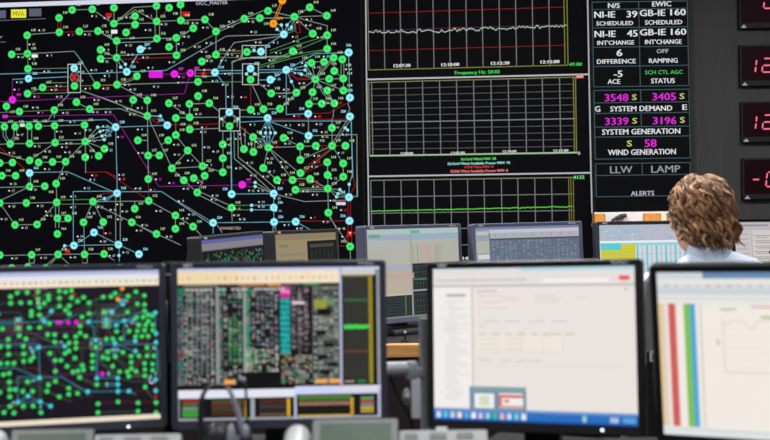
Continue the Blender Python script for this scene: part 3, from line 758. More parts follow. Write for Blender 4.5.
# ================================================================== monitors
SW, SH = 0.408, 0.306
def rrect(w, h, r, n=4):
    pts = []
    for (cx, cy, a0) in ((w / 2 - r, h / 2 - r, 0), (-w / 2 + r, h / 2 - r, 90), (-w / 2 + r, -h / 2 + r, 180), (w / 2 - r, -h / 2 + r, 270)):
        for k in range(n + 1):
            a = radians(a0 + 90 * k / n)
            pts.append((cx + r * cos(a), cy + r * sin(a)))
    return pts
def monitor(pose, label, deskz, mt, bez=(0.0135, 0.019), depth=0.032, hump=0.035, group=None, logo=None, model=None, led=None, stand=True):
    x, y, z, yaw, tilt, roll = pose
    ex = V((cos(yaw), sin(yaw), 0)); n = V((sin(yaw), -cos(yaw), 0)); up = V((0, 0, 1))
    ey = up * cos(tilt) - n * sin(tilt); n2 = n * cos(tilt) + up * sin(tilt)
    e1 = ex * cos(roll) + ey * sin(roll); e2 = -ex * sin(roll) + ey * cos(roll)
    fr = Frame((x, y, z), e1, e2, n2)
    bp = V((x, y, z)) - n * (depth + hump * 0.6)
    t = thing('monitor', label, 'monitor', (bp.x, bp.y, deskz), group)
    bt, bb = bez
    ow = SW + 2 * bt; oh = SH + bt + bb; oc = (bt - bb) / 2
    out = [(a, b + oc) for a, b in rrect(ow, oh, 0.008)]
    inn = rrect(SW, SH, 0.0008)
    out2 = [(a, b + oc) for a, b in rrect(ow - 0.004, oh - 0.004, 0.007)]
    N = len(out)
    # bezel ring: front rim, inner lip, outer wall
    mbz = MB()
    vs = [fr.w(a, b, 0.002) for a, b in inn] + [fr.w(a, b, 0.004) for a, b in out2] + [fr.w(a, b, 0.001) for a, b in out] + [fr.w(a, b, -depth) for a, b in out] + [fr.w(a, b, -depth) for a, b in inn]
    fs = []
    for i in range(N):
        j = (i + 1) % N
        for k in range(4): fs.append((k * N + i, k * N + j, (k + 1) * N + j, (k + 1) * N + i))
        fs.append((4 * N + i, 4 * N + j, j, i))
    mbz.add(vs, fs)
    part('bezel', mbz, mt, t)
    # back shell
    bk = MB()
    o2 = [(a, b + oc) for a, b in rrect(ow - 0.006, oh - 0.006, 0.008)]
    o3 = [(a * 0.8, b * 0.78) for a, b in rrect(ow, oh, 0.03)]
    o4 = [(a * 0.7, b * 0.66) for a, b in rrect(ow, oh, 0.03)]
    vs = [fr.w(a, b, -depth + 0.0005) for a, b in o2] + [fr.w(a, b, -depth - hump * .35) for a, b in o3] + [fr.w(a, b, -depth - hump) for a, b in o4]
    fs = [tuple(range(N))]
    for i in range(N):
        j = (i + 1) % N
        for k in range(2): fs.append((k * N + i, k * N + j, (k + 1) * N + j, (k + 1) * N + i))
    fs.append(tuple(range(2 * N, 3 * N))[::-1])
    bk.add(vs, fs)
    part('back_shell', bk, DARKG_P if mt is not BLACK_P else BLACK_P, t, True)
    if stand:
        smt = BLACK_P if mt is BLACK_P else DARKG_P
        R2 = Matrix.Rotation(yaw, 3, 'Z')
        c = V((x, y, 0)) - n * (depth + hump + 0.025)
        zt = z - 0.03
        part('stand_neck', MB().box((c.x, c.y, (deskz + 0.015 + zt) / 2), (0.075, 0.035, zt - deskz - 0.015), R2, 0.006), smt, t)
        part('stand_hinge', MB().box(V((c.x, c.y, zt - 0.02)) + n * 0.024, (0.06, 0.022, 0.05), R2, 0.004), smt, t)
        cb = c + n * 0.035
        part('stand_base', MB().box((cb.x, cb.y, deskz + 0.0105), (0.23, 0.20, 0.02), R2, 0.009), smt, t)
    if logo:
        p = Pix(fr, base=0.0046)
        um = -SW / 2 + 0.012
        vs, fs, g0, g1 = glyphs(logo, 0.02)
        hh = 0.0062; n0 = len(p.v)
        p.v += [fr.w(um + a * hh * 1.1, SH / 2 + bt * .28 + b * hh, 0.0046) for a, b in vs]
        p.f += [tuple(i + n0 for i in f) for f in fs]; p.c += [(.1, .1, .1)] * len(fs)
        mq = MB(); mq.v = p.v; mq.f = p.f
        part('logo', mq, WHITE_P, t, recalc=False, label='pale maker lettering')
    if model:
        vs, fs, g0, g1 = glyphs(model, 0.0)
        hh = 0.0058
        u1 = SW / 2 - 0.012 - (g1 - g0) * hh
        mq = MB().add([fr.w(u1 + a * hh, SH / 2 + bt * .3 + b * hh, 0.0046) for a, b in vs], fs)
        part('model_lettering', mq, WHITE_P, t, recalc=False, label='pale model lettering')
    if led:
        u, v = fr.uv(*led)
        v = max(min(v, -SH / 2 - 0.004), -SH / 2 - bb + 0.004)
        part('power_light', MB().lathe(fr.w(u, v, 0.0025), [(0.0028, 0), (0.0028, 0.002), (0.0015, 0.003)], 12, n2), mat('power_led', (200, 215, 255), 0.3, emit=(214, 226, 255), estr=2.5), t, label='bright blue-white light')
    p = Pix(fr, base=-0.0008)
    p.STEP = 0.00025
    return t, fr, p
def full(p, col, lay=0):
    p.uvpoly([(-SW / 2, -SH / 2), (SW / 2, -SH / 2), (SW / 2, SH / 2), (-SW / 2, SH / 2)], col, lay)
def ur(p, u0, v0, u1, v1, col, lay=1):
    """rectangle in screen fractions, v down from the top"""
    X = lambda u: (u - .5) * SW
    Y = lambda v: (.5 - v) * SH
    p.uvpoly([(X(u0), Y(v1)), (X(u1), Y(v1)), (X(u1), Y(v0)), (X(u0), Y(v0))], col, lay)

FRONTZ, BACKZ = 0.76, 0.835
GF = 'monitors on the front desk'; GB = 'monitors on the back desk'
# ---- M1
t, fr, p = monitor((-.6681, 2.1603, .9927, .2526, .0966, -.0083), 'front desk monitor at far left showing the small green network map', FRONTZ, NAVY_P, group=GF, logo='NEC', model='MultiSync', led=(128.5, 426.5))
full(p, (20, 15, 26))
ur(p, 0, 0, 1, .03, (176, 186, 226), 1)
ur(p, 0, .024, 1, .085, (232, 228, 226), 1)
ur(p, 0, .07, 1, .105, (244, 226, 196), 1)
rnd = random.Random(2)
for k in range(34):
    u = 0.02 + k * 0.029
    ur(p, u, .066, u + rnd.uniform(.006, .016), .078, rnd.choice([(206, 120, 110), (150, 160, 190), (190, 170, 150), (130, 180, 140)]), 2)
ur(p, 0, .968, 1, 1.0, (236, 222, 200), 6)
ur(p, .32, .108, .46, .118, (120, 90, 110), 2)
p.build('screen', LCDPIX, t)
q = Pix(fr, remap=lambda X, Y: (59 + .5 * (X - 156), 323 + .464 * (Y - 75) - 0.0 * X), base=-0.0002)
q.STEP = 0.00025
draw_network(q, 2.0, 0.55, small=False)
q.build('network_picture', LCDPIX, t, 'small copy of the wall network map')

# ---- M2
t, fr, p = monitor((-.2176, 2.1644, .9936, .0463, .0318, -.0048), 'front desk monitor full of dense coloured data columns, behind the headset', FRONTZ, NAVY_P, group=GF, logo='NEC', model='MultiSync')
full(p, (16, 17, 20))
ur(p, 0, 0, 1, .02, (196, 204, 236), 1)
ur(p, 0, .02, .80, .104, (240, 216, 174), 1); ur(p, .3, .02, .80, .104, (244, 228, 206), 1)
rnd = random.Random(4)
for k in range(26):
    u = .02 + k * .0295
    ur(p, u, .055, u + rnd.uniform(.006, .014), .078, rnd.choice([(226, 206, 150), (196, 206, 150), (214, 170, 140), (170, 200, 170), (230, 212, 180)]), 2)
for (a, b, c) in ((.03, .2, (120, 112, 104)), (.22, .30, (70, 66, 62)), (.30, .43, (176, 116, 70)), (.44, .51, (226, 146, 70)), (.52, .6, (60, 90, 70)), (.62, .7, (70, 130, 80))):
    ur(p, a, .106, b, .122, c, 4)
# data columns
def block(u0, u1, v0, v1, cols, rows, pal, fill=.7):
    cw = (u1 - u0) / cols; rh = (v1 - v0) / rows
    for r in range(rows):
        for c in range(cols):
            if rnd.random() < fill:
                wd = rnd.uniform(.45, .9) * cw
                ur(p, u0 + c * cw, v0 + r * rh, u0 + c * cw + wd, v0 + r * rh + rh * .66, rnd.choice(pal), 3)
GR = [(150, 152, 150), (120, 124, 124), (176, 176, 170), (98, 104, 104), (60, 130, 120), (132, 110, 118)]
block(.0, .03, .13, .77, 2, 44, [(150, 158, 160), (70, 160, 146), (120, 128, 130), (164, 80, 90), (40, 120, 110)], .95)
block(.03, .185, .135, .77, 7, 46, GR + [(184, 184, 178), (150, 150, 146)], .68)
for k in range(6): ur(p, .042 + k * .024, .13, .05 + k * .024, .70, (112, 116, 116), 2)
ur(p, .187, .125, .20, .77, (150, 156, 154), 2)
block(.20, .225, .13, .77, 1, 46, [(60, 150, 120), (150, 156, 150), (176, 110, 110), (40, 140, 120)], .95)
block(.225, .32, .135, .77, 4, 46, GR, .62)
block(.25, .318, .32, .64, 3, 30, [(50, 136, 66), (60, 166, 76), (34, 92, 50)], .8)
ur(p, .322, .125, .335, .69, (150, 156, 154), 2)
block(.335, .365, .13, .69, 1, 44, [(40, 150, 120), (150, 156, 150), (90, 170, 100), (60, 160, 150)], .95)
block(.365, .50, .135, .55, 6, 34, GR + [(140, 90, 150), (90, 130, 150), (180, 180, 176)], .64)
block(.335, .50, .54, .69, 8, 11, [(176, 176, 172), (150, 150, 148), (210, 206, 196), (90, 180, 120)], .72)
block(.335, .37, .63, .69, 2, 3, [(196, 60, 56), (180, 170, 160)], .9)
ur(p, .345, .695, .498, .755, (10, 10, 12), 5)
ur(p, .505, .125, .555, .20, (206, 44, 150), 3); ur(p, .505, .15, .555, .168, (220, 150, 200), 4)
for k in range(10):
    ur(p, .505, .206 + k * .037, .553, .236 + k * .037, (30, 164, 164), 3)
block(.505, .553, .21, .58, 3, 24, [(24, 120, 124), (60, 196, 190)], .35)
block(.51, .665, .57, .77, 9, 15, [(168, 168, 164), (140, 142, 140), (196, 194, 186), (96, 170, 120), (196, 140, 90)], .72)
block(.56, .655, .135, .56, 3, 30, [(120, 114, 118), (150, 148, 150), (132, 100, 114), (88, 88, 92)], .82)
ur(p, .563, .225, .625, .245, (226, 196, 206), 4)
ur(p, .665, .125, .80, .77, (92, 98, 94), 2)
block(.67, .80, .135, .77, 5, 40, [(150, 156, 146), (122, 128, 120), (170, 172, 164), (30, 32, 32), (20, 22, 22)], .8)
ur(p, .675, .215, .735, .275, (150, 152, 60), 4); ur(p, .735, .215, .775, .25, (96, 150, 90), 4); ur(p, .69, .275, .755, .32, (12, 12, 14), 5)
for (x_, y_) in ((.68, .42), (.72, .50), (.69, .58), (.74, .63), (.70, .68)): ur(p, x_, y_, x_ + .05, y_ + .03, (14, 15, 16), 5)
ur(p, .225, .735, .28, .765, (240, 164, 92), 6); ur(p, .675, .74, .735, .77, (236, 164, 96), 6); ur(p, .745, .74, .80, .77, (236, 164, 96), 6)
ur(p, .0, .104, .80, .124, (44, 42, 42), 2)
for k in range(22):
    if k not in (6, 9, 14): ur(p, .04 + k * .0225, .134, .056 + k * .0225, .146, (206, 208, 204), 5)
for u in (.0, .20, .335): ur(p, u, .128, u + .03, .165, (24, 120, 90), 5)
# right strip chart
ur(p, .80, .0, .812, .80, (176, 180, 206), 6)
ur(p, .812, .02, .98, .055, (206, 202, 196), 3); ur(p, .985, .02, 1, .80, (150, 152, 160), 3)
ur(p, .815, .058, .982, .775, (34, 34, 32), 2); ur(p, .966, .058, .984, .775, (10, 10, 12), 4)
for k in range(13): ur(p, .825 + k * .0095, .07, .8285 + k * .0095, .74, (66, 66, 60), 3)
ur(p, .945, .06, .964, .775, (150, 134, 30), 5); ur(p, .82, .058, .96, .068, (120, 110, 40), 4)
ur(p, .82, .215, .945, .228, (52, 110, 60), 5)
for k in range(14): ur(p, .82 + k * .009, .385 + rnd.uniform(-.006, .006), .83 + k * .009, .412 + rnd.uniform(-.004, .004), (66, 216, 80), 5)
ur(p, .82, .555, .945, .565, (120, 66, 48), 5)
ur(p, .822, .755, .87, .765, (180, 160, 150), 4); ur(p, .885, .75, .93, .768, (40, 130, 60), 4)
# bottom windows
ur(p, 0, .775, .99, .79, (10, 10, 14), 4)
ur(p, 0, .80, .575, .855, (226, 228, 240), 4); ur(p, .575, .785, 1, .84, (206, 212, 244), 4); ur(p, .80, .80, .99, .812, (240, 222, 190), 5)
ur(p, 0, .86, .006, 1, (150, 150, 156), 4); ur(p, .0, .985, 1, 1, (160, 162, 170), 4)
ur(p, .355, .86, .375, 1, (160, 164, 176), 4); ur(p, .57, .83, .582, 1, (190, 194, 220), 4); ur(p, .985, .80, 1, 1, (176, 176, 206), 4)
for k, c in enumerate(((176, 40, 40), (60, 120, 60), (140, 142, 140), (60, 170, 70), (70, 180, 60))): ur(p, .02, .868 + k * .022, .11, .884 + k * .022, c, 4)
def mini(u0, u1, bands, yel):
    ur(p, u0, .865, u1, .98, (30, 26, 22), 4)
    for (v, c) in bands: ur(p, u0, v, u1, v + .014, c, 5)
    kx = u0
    while kx < u1: ur(p, kx, .865, kx + .0065, .975, (14, 14, 14), 6); kx += .0165
    if yel: ur(p, yel, .865, yel + .014, .98, (226, 176, 40), 6)
mini(.16, .32, ((.868, (90, 110, 66)), (.885, (130, 70, 50)), (.905, (130, 60, 46)), (.925, (60, 100, 60)), (.95, (120, 54, 40))), .325)
mini(.395, .53, ((.87, (110, 60, 44)), (.89, (96, 52, 40)), (.91, (80, 84, 90)), (.935, (60, 50, 60)), (.96, (130, 110, 60))), .535)
mini(.59, .855, ((.85, (96, 140, 60)), (.868, (80, 150, 70)), (.89, (200, 130, 110)), (.90, (190, 140, 116))), .85)
for k, c in enumerate(((90, 170, 90), (190, 80, 80), (140, 140, 150), (190, 190, 60), (200, 150, 80))): ur(p, .90, .862 + k * .022, .965, .878 + k * .022, c, 5)
ur(p, .59, .975, .85, .985, (196, 170, 60), 6)
p.build('screen', LCDPIX, t)

# ---- M3
t, fr, p = monitor((.2863, 2.1147, .9889, -.3665, .0795, .0203), 'black front desk monitor with a white page and blue task bar', FRONTZ, BLACK_P, group=GF, logo='NEC', model='MultiSync', led=(602.6, 430))
full(p, (233, 226, 221))
faint = lambda c: tuple(int(k * .5 + j * .5) for k, j in zip(c, (233, 226, 221)))
ur(p, 0, 0, 1, .022, (178, 214, 226), 1); ur(p, .0, .0, .45, .022, (214, 222, 226), 2)
ur(p, 0, .022, 1, .115, (228, 223, 220), 1)
ur(p, 0, .112, 1, .122, (176, 172, 170), 2)
for k in range(22): ur(p, .02 + k * .021, .072, .02 + k * .021 + .013, .086, (190, 184, 182) if k != 9 else (226, 130, 110), 2)
ur(p, .56, .075, .93, .10, (244, 240, 238), 2); ur(p, .925, .06, .975, .09, (226, 96, 86), 3); ur(p, .88, .075, .92, .095, faint((240, 200, 196)), 3)
ur(p, .0, .122, .20, .91, (240, 237, 234), 1)
ur(p, .20, .122, .205, .91, (170, 170, 172), 2)
ur(p, .07, .17, .17, .186, faint((100, 96, 98)), 3)
rnd = random.Random(9)
for k in range(34):
    v = .21 + k * .0195
    ur(p, .06 + rnd.choice([0, 0, .02]), v, .09 + rnd.uniform(.02, .10), v + .007, faint((205, 201, 199)), 3)
for v in (.262, .33, .40): ur(p, .03, v, .195, v + .004, (226, 206, 202), 2)
ur(p, .225, .145, .33, .158, faint((176, 166, 166)), 3)
for (u, v, w) in ((.24, .18, .12), (.25, .22, .10), (.36, .19, .07), (.36, .21, .08), (.52, .18, .10), (.52, .20, .13), (.52, .22, .11), (.72, .195, .05), (.245, .26, .14)):
    ur(p, u, v, u + w, v + .009, faint((206, 196, 194)), 3)
ur(p, .25, .17, .50, .29, (236, 226, 222), 2); ur(p, .24, .165, .243, .33, faint((226, 190, 188)), 3)
for k, u in enumerate((.27, .38, .50, .61)): ur(p, u - .01, .345, u + .065, .355, faint((190, 182, 180)), 3)
ur(p, .235, .375, .27, .385, faint((216, 180, 178)), 3)
for u in (.24, .37, .50, .61): ur(p, u, .425, u + .03, .436, faint((180, 176, 172)), 3); ur(p, u + .06, .425, u + .10, .438, faint((166, 190, 140)), 3)
for r_ in range(3):
    for u in (.23, .36): ur(p, u + .01, .465 + r_ * .03, u + .09, .473 + r_ * .03, faint((202, 196, 186)), 3)
ur(p, .225, .45, .65, .545, (238, 231, 218), 2)
for (u) in (.335, .45, .555, .65): ur(p, u, .42, u + .003, .545, faint((206, 200, 186)), 3)
ur(p, .225, .545, .65, .549, faint((200, 206, 176)), 3)
for u in (.24, .34, .42, .49): ur(p, u, .60, u + .06, .61, faint((196, 190, 188)), 3)
ur(p, .225, .635, .93, .639, (220, 212, 210), 2)
ur(p, .225, .58, .25, .588, faint((206, 190, 188)), 3)
ur(p, .945, .14, .97, .15, faint((180, 180, 190)), 3); ur(p, .955, .14, .965, .15, (150, 160, 200), 4)
# task bar
ur(p, 0, .922, 1, 1, (40, 110, 190), 4); ur(p, 0, .922, 1, .94, (110, 150, 206), 5); ur(p, 0, .985, 1, 1, (24, 84, 170), 5)
for k, c in enumerate(((206, 220, 236), (90, 190, 236), (196, 206, 220), (236, 226, 200), (90, 170, 226), (236, 236, 240), (206, 190, 236), (150, 206, 226), (60, 190, 140), (220, 180, 190), (196, 214, 240), (110, 206, 220), (230, 230, 234))):
    ur(p, .012 + k * .036, .945, .036 + k * .036, .985, c, 6)
ur(p, .74, .945, .76, .985, (150, 206, 200), 6); ur(p, .87, .95, .91, .985, (170, 190, 220), 6); ur(p, .93, .95, .99, .985, (90, 160, 220), 6)
# preview pop-up
ur(p, .185, .775, .47, .928, (122, 142, 162), 7); ur(p, .195, .775, .47, .805, (130, 160, 164), 8)
ur(p, .21, .82, .31, .915, (236, 240, 240), 8); ur(p, .235, .835, .285, .90, (214, 216, 196), 9)
ur(p, .335, .815, .455, .91, (238, 236, 236), 8); ur(p, .335, .825, .455, .845, (214, 110, 96), 9); ur(p, .335, .895, .455, .905, (206, 130, 116), 9); ur(p, .335, .825, .35, .9, (226, 120, 100), 9); ur(p, .36, .855, .385, .875, (214, 130, 120), 9)
p.build('screen', LCDPIX, t)

# ---- M4
t, fr, p = monitor((.6915, 1.8947, .9874, -.4341, -.1124, .0122), 'black front desk monitor at right with red, green and blue page stripes', FRONTZ, BLACK_P, group=GF, logo=None)
full(p, (242, 234, 226))
ur(p, 0, 0, 1, .04, (206, 214, 220), 1); ur(p, .20, .0, 1, .037, (104, 138, 178), 2)
ur(p, 0, .037, 1, .14, (214, 218, 222), 1); ur(p, 0, .045, 1, .075, (228, 228, 226), 2); ur(p, .0, .10, 1, .135, (202, 210, 218), 2)
ur(p, 0, .135, 1, .20, (232, 230, 226), 1); ur(p, 0, .155, 1, .163, (206, 206, 204), 2)
rnd = random.Random(12)
for k in range(20):
    u = .03 + k * .045
    ur(p, u, .075, u + rnd.uniform(.015, .03), .09, rnd.choice([(196, 190, 190), (214, 180, 176), (180, 190, 206), (206, 204, 196)]), 3)
for (a, b, c) in ((0, .018, (226, 200, 156)), (.018, .034, (226, 212, 206)), (.044, .076, (206, 96, 94)), (.076, .084, (240, 222, 216)), (.112, .139, (126, 192, 90)), (.139, .161, (84, 166, 210)), (.161, .168, (206, 222, 228)), (.182, .188, (200, 192, 190))):
    ur(p, a, .19, b, .945, c, 3)
for (u, v, w, c) in ((.27, .215, .07, (196, 186, 182)), (.40, .20, .18, (226, 186, 182)), (.44, .26, .06, (176, 190, 150)), (.62, .215, .1, (200, 190, 188))): ur(p, u, v, u + w, v + .014, c, 3)
X = lambda u: (u - .5) * SW
Y = lambda v: (.5 - v) * SH
def curve(pp, w, c):
    for i in range(len(pp) - 1):
        a = V((X(pp[i][0]), Y(pp[i][1]))); b = V((X(pp[i + 1][0]), Y(pp[i + 1][1])))
        d = (b - a).normalized() * w; nn = V((-d.y, d.x))
        p.uvpoly([a - nn, b - nn, b + nn, a + nn], c, 4)
curve([(.28, .60), (.28, .32), (.32, .29), (.36, .29), (.40, .34), (.43, .29), (.50, .28), (.54, .34), (.58, .29), (.66, .29)], .0012, (218, 210, 204))
curve([(.28, .60), (.90, .60)], .0011, (214, 206, 202)); curve([(.28, .28), (.28, .60)], .001, (214, 206, 202))
for k in range(7): ur(p, .28, .33 + k * .04, .90, .333 + k * .04, (230, 222, 216), 3)
ur(p, .25, .40, .262, .44, (206, 200, 196), 3)
ur(p, 0, .95, 1, 1, (222, 226, 226), 4); ur(p, .05, .955, .9, .96, (196, 200, 204), 5)
p.build('screen', LCDPIX, t)

# ---- back desk monitors
t, fr, p = monitor((-.5462, 3.8769, 1.0247, 1.1395, .0172, .0291), 'leftmost back desk monitor, turned aside, showing a dim green map', BACKZ, DARKG_P, bez=(.013, .018), depth=.05, hump=.05, group=GB, logo='NEC')
full(p, (18, 22, 22))
ur(p, 0, 0, 1, .045, (96, 96, 156), 1); ur(p, 0, .045, 1, .125, (132, 128, 136), 1)
ur(p, 0, .118, 1, .13, (100, 100, 104), 2)
rnd = random.Random(6)
for k in range(700):
    u, v = rnd.uniform(.02, .97), rnd.uniform(.15, .97)
    s_ = rnd.uniform(.014, .03)
    ur(p, u, v, u + s_, v + s_ * 1.2, rnd.choice([(44, 104, 54), (38, 80, 50), (50, 122, 72), (58, 116, 124), (84, 40, 48), (70, 74, 60)]), 2)
p.build('screen', LCDPIX, t)
t, fr, p = monitor((-.2761, 3.8276, 1.0358, 1.0826, .0419, .0001), 'back desk monitor with a tan page beside a black panel', BACKZ, DARKG_P, bez=(.013, .018), depth=.04, hump=.04, group=GB, logo='NEC')
full(p, (150, 136, 104))
ur(p, 0, 0, 1, .07, (138, 124, 96), 1)
ur(p, .50, .09, 1, 1, (22, 24, 24), 2); ur(p, .545, .13, .95, .17, (70, 66, 60), 3)
for k in range(6): ur(p, .56 + k * .07, .2, .585 + k * .07, .95, (38, 46, 44), 3)
for (v, a, b, c) in ((.12, .06, .2, (116, 126, 90)), (.22, .05, .46, (136, 126, 112)), (.30, .05, .45, (122, 114, 112)), (.4, .05, .3, (138, 124, 98)), (.5, .05, .40, (134, 122, 100)), (.62, .05, .35, (136, 122, 96))): ur(p, a, v, b, v + .03, c, 2)
p.build('screen', LCDPIX, t)
t, fr, p = monitor((.1026, 3.7314, 1.0483, .6444, .0308, .002), 'back desk monitor with a pale table above dark charts', BACKZ, BLUE_P, bez=(.0135, .018), depth=.045, hump=.04, group=GB, logo='NEC', model='MultiSync')
full(p, (176, 176, 166))
ur(p, 0, 0, 1, .06, (172, 190, 190), 1); ur(p, 0, .06, 1, .13, (150, 172, 190), 1); ur(p, 0, .12, .45, .22, (176, 178, 176), 2); ur(p, .02, .055, .14, .095, (110, 160, 140), 3); ur(p, .46, .02, .56, .055, (100, 176, 130), 3); ur(p, .2, .10, .45, .125, (160, 160, 186), 3)
ur(p, .458, .07, .465, 1, (140, 142, 140), 3)
for (a, b, c) in ((.47, .5, (176, 166, 150)), (.56, .64, (184, 168, 156)), (.64, .70, (178, 168, 158)), (.72, .78, (170, 164, 152)), (.53, .54, (140, 146, 134)), (.80, .805, (150, 150, 144))): ur(p, a, .18, b, .64, c, 2)
ur(p, .0, .41, .46, .46, (166, 166, 190), 3); ur(p, .0, .46, .46, .74, (184, 172, 156), 3)
for k in range(5): ur(p, .10 + k * .08, .5, .17 + k * .08, .56, (186, 164, 150), 4)
ur(p, .0, .735, .46, .75, (190, 190, 180), 4); ur(p, .0, .75, .455, .985, (34, 42, 44), 4); ur(p, .38, .75, .39, .98, (90, 130, 70), 5)
for k in range(6): ur(p, .0, .78 + k * .034, .44, .785 + k * .034, (62, 74, 72), 5)
ur(p, .47, .395, 1, .985, (26, 32, 34), 4); ur(p, .47, .39, 1, .40, (150, 156, 150), 5)
ur(p, .47, .70, 1, .712, (186, 190, 186), 6)
for k in range(16): ur(p, .48 + k * .034, .41, .484 + k * .034, .98, (74, 84, 84), 5)
for k in range(9): ur(p, .47, .43 + k * .065, 1, .436 + k * .065, (70, 80, 78), 5)
ur(p, .47, .575, 1, .587, (66, 150, 84), 6)
ur(p, 0, .985, 1, 1, (130, 136, 120), 6)
p.build('screen', LCDPIX, t)
t, fr, p = monitor((.5202, 3.8691, 1.0487, .289, .0569, .008), 'back desk monitor with a grey blue table and pale side panel', BACKZ, BLUE_P, bez=(.0135, .018), depth=.04, hump=.04, group=GB, logo='NEC', model='MultiSync')
full(p, (96, 106, 126))
ur(p, 0, 0, 1, .03, (120, 130, 170), 1); ur(p, 0, .03, 1, .075, (190, 192, 204), 1); ur(p, .14, .07, 1, .135, (172, 172, 182), 2)
ur(p, 0, .03, .13, 1, (150, 158, 166), 3); ur(p, .01, .05, .12, .09, (190, 190, 194), 4); ur(p, .01, .16, .125, .30, (170, 178, 160), 4); ur(p, .02, .32, .125, .37, (206, 210, 212), 4); ur(p, .0, .40, .13, .44, (110, 140, 150), 4)
ur(p, .14, .135, 1, .15, (60, 64, 74), 3)
rnd = random.Random(7)
for r_ in range(38):
    for c in range(20):
        if rnd.random() < .72: ur(p, .15 + c * .042, .165 + r_ * .022, .15 + c * .042 + rnd.uniform(.014, .034), .176 + r_ * .022, rnd.choice([(126, 142, 156), (112, 128, 140), (140, 150, 162), (104, 136, 138)]), 4)
for u in (.315, .47, .69, .80, .88): ur(p, u, .15, u + .003, 1, (116, 126, 142), 5)
for k in range(9): ur(p, .18 + k * .09, .085, .192 + k * .09, .105, rnd.choice([(140, 130, 140), (160, 146, 140), (130, 140, 156)]), 4)
p.build('screen', LCDPIX, t)
t, fr, p = monitor((.9842, 3.9154, 1.0475, .1094, .06, -.0023), 'back desk monitor with yellow cells and aqua stripes, beside the seated person', BACKZ, NAVY_P, bez=(.0135, .018), depth=.04, hump=.04, group=GB, logo='NEC')
full(p, (206, 214, 222))
ur(p, 0, 0, 1, .20, (176, 184, 198), 1); ur(p, .0, .06, .35, .10, (150, 190, 210), 2); ur(p, .4, .08, .95, .11, (190, 180, 200), 2)
rnd = random.Random(21)
for k in range(60): 
    u, v = rnd.uniform(0, .95), rnd.uniform(.04, .18); ur(p, u, v, u + .02, v + .015, rnd.choice([(206, 190, 206), (150, 170, 196), (206, 206, 200), (140, 190, 196)]), 3)
ur(p, 0, .19, 1, .215, (232, 238, 240), 3); ur(p, 0, .215, 1, .25, (150, 206, 220), 3)
ur(p, .01, .22, .2, .30, (90, 200, 206), 4); ur(p, .01, .30, .33, .70, (206, 200, 40), 4); ur(p, .2, .23, .33, .30, (206, 200, 50), 4)
for k in range(9): ur(p, .05 + k * .03, .32, .056 + k * .03, .69, (190, 186, 50), 5)
for v in (.405, .50): ur(p, .02, v, .105, v + .06, (70, 60, 24), 6); ur(p, .03, v + .02, .095, v + .035, (170, 150, 60), 7)
for k in range(16):
    u = .34 + k * .044
    ur(p, u, .25, u + .018, .99, (110, 196, 206) if k % 2 == 0 else (190, 196, 206), 4)
ur(p, .01, .72, .33, .98, (120, 196, 206), 4)
for v in (.35, .47, .6, .73, .86): ur(p, .01, v, .99, v + .006, (150, 190, 190), 5)
p.build('screen', LCDPIX, t)
t, fr, p = monitor((1.5019, 3.9601, 1.0493, .0031, .06, -.0053), 'rightmost back desk monitor showing a pale form, cut by the frame', BACKZ, BLACK_P, bez=(.0135, .018), depth=.04, hump=.04, group=GB)
full(p, (206, 200, 196))
ur(p, 0, 0, 1, .10, (186, 180, 184), 1); ur(p, .0, .10, .15, 1, (200, 190, 190), 1)
for k in range(12):
    ur(p, .17, .16 + k * .065, .95, .166 + k * .065, (120, 118, 122), 3); ur(p, .19, .18 + k * .065, .19 + .1 + .05 * (k % 3), .19 + k * .065, (150, 146, 150), 3)
    ur(p, .02, .14 + k * .06, .12, .15 + k * .06, (166, 150, 156), 3)
ur(p, .30, .35, .36, .385, (60, 60, 66), 4); ur(p, .05, .03, .3, .05, (140, 136, 150), 3)
for u in (.15, .45, .7): ur(p, u, .1, u + .004, .98, (140, 138, 142), 3)
p.build('screen', LCDPIX, t)

# ================================================================== desks
LAM = mat('dark_grey_laminate', (34, 33, 37), 0.5, spec=0.3, noise=0.06, nscale=40)
BROWN = mat('dark_brown_panel', (52, 42, 44), 0.6, spec=0.25, noise=0.12, nscale=6, stretch=(1, 1, 10))
t = thing('control_desk', 'grey front desk carrying the four large monitors and phones', 'desk', (0.1, 1.9, 0))
part('desktop', MB().box((0.1, 1.895, FRONTZ - .016), (3.0, 0.85, 0.032), bev=.006), LAM, t)
for x in (-1.36, 1.56): part('side_panel', MB().box((x, 1.9, (FRONTZ - .032) / 2), (.03, .72, FRONTZ - .032)), BROWN, t)
part('back_panel', MB().box((0.1, 2.29, .42), (2.88, .02, .56)), BROWN, t)
t = thing('console_desk', 'back desk with a honey wood edge behind the front monitors', 'desk', (0.55, 3.85, 0))
part('desktop', MB().box((.55, 3.885, BACKZ - .02), (2.9, .87, .04)), LAM, t)
part('wood_edge', MB().box((.55, 3.435, BACKZ - .021), (2.9, .03, .042), bev=.004), WOOD, t, label='honey wood front edge')
for x in (-.87, .57, 1.96): part('side_panel', MB().box((x, 3.9, (BACKZ - .04) / 2), (.03, .80, BACKZ - .04)), BROWN, t)
part('front_panel', MB().box((-.15, 3.48, (BACKZ - .04) / 2), (1.4, .02, BACKZ - .04)), BROWN, t)
part('back_panel', MB().box((.55, 4.27, (BACKZ - .04) / 2), (2.8, .02, BACKZ - .04)), BROWN, t)
# low riser behind the small stem
# small stem microphone on back desk
c = P(405.5, 343, 3.47); 
mt_ = thing('desk_microphone', 'small black stem with pale tip on the wood edged desk', 'microphone', (c.x, 3.50, BACKZ))
part('base', MB().lathe((c.x, 3.50, BACKZ), [(.014, 0), (.014, .004), (.006, .007)], 14), RUBBER, mt_)
part('stem', MB().tube([(c.x, 3.50, BACKZ + .006), (c.x, 3.50, BACKZ + .026)], .0028, 8), RUBBER, mt_)
part('tip', MB().ell((c.x, 3.50, BACKZ + .030), (.005, .005, .0055), None, 12, 8), LIGHT_P, mt_, True)

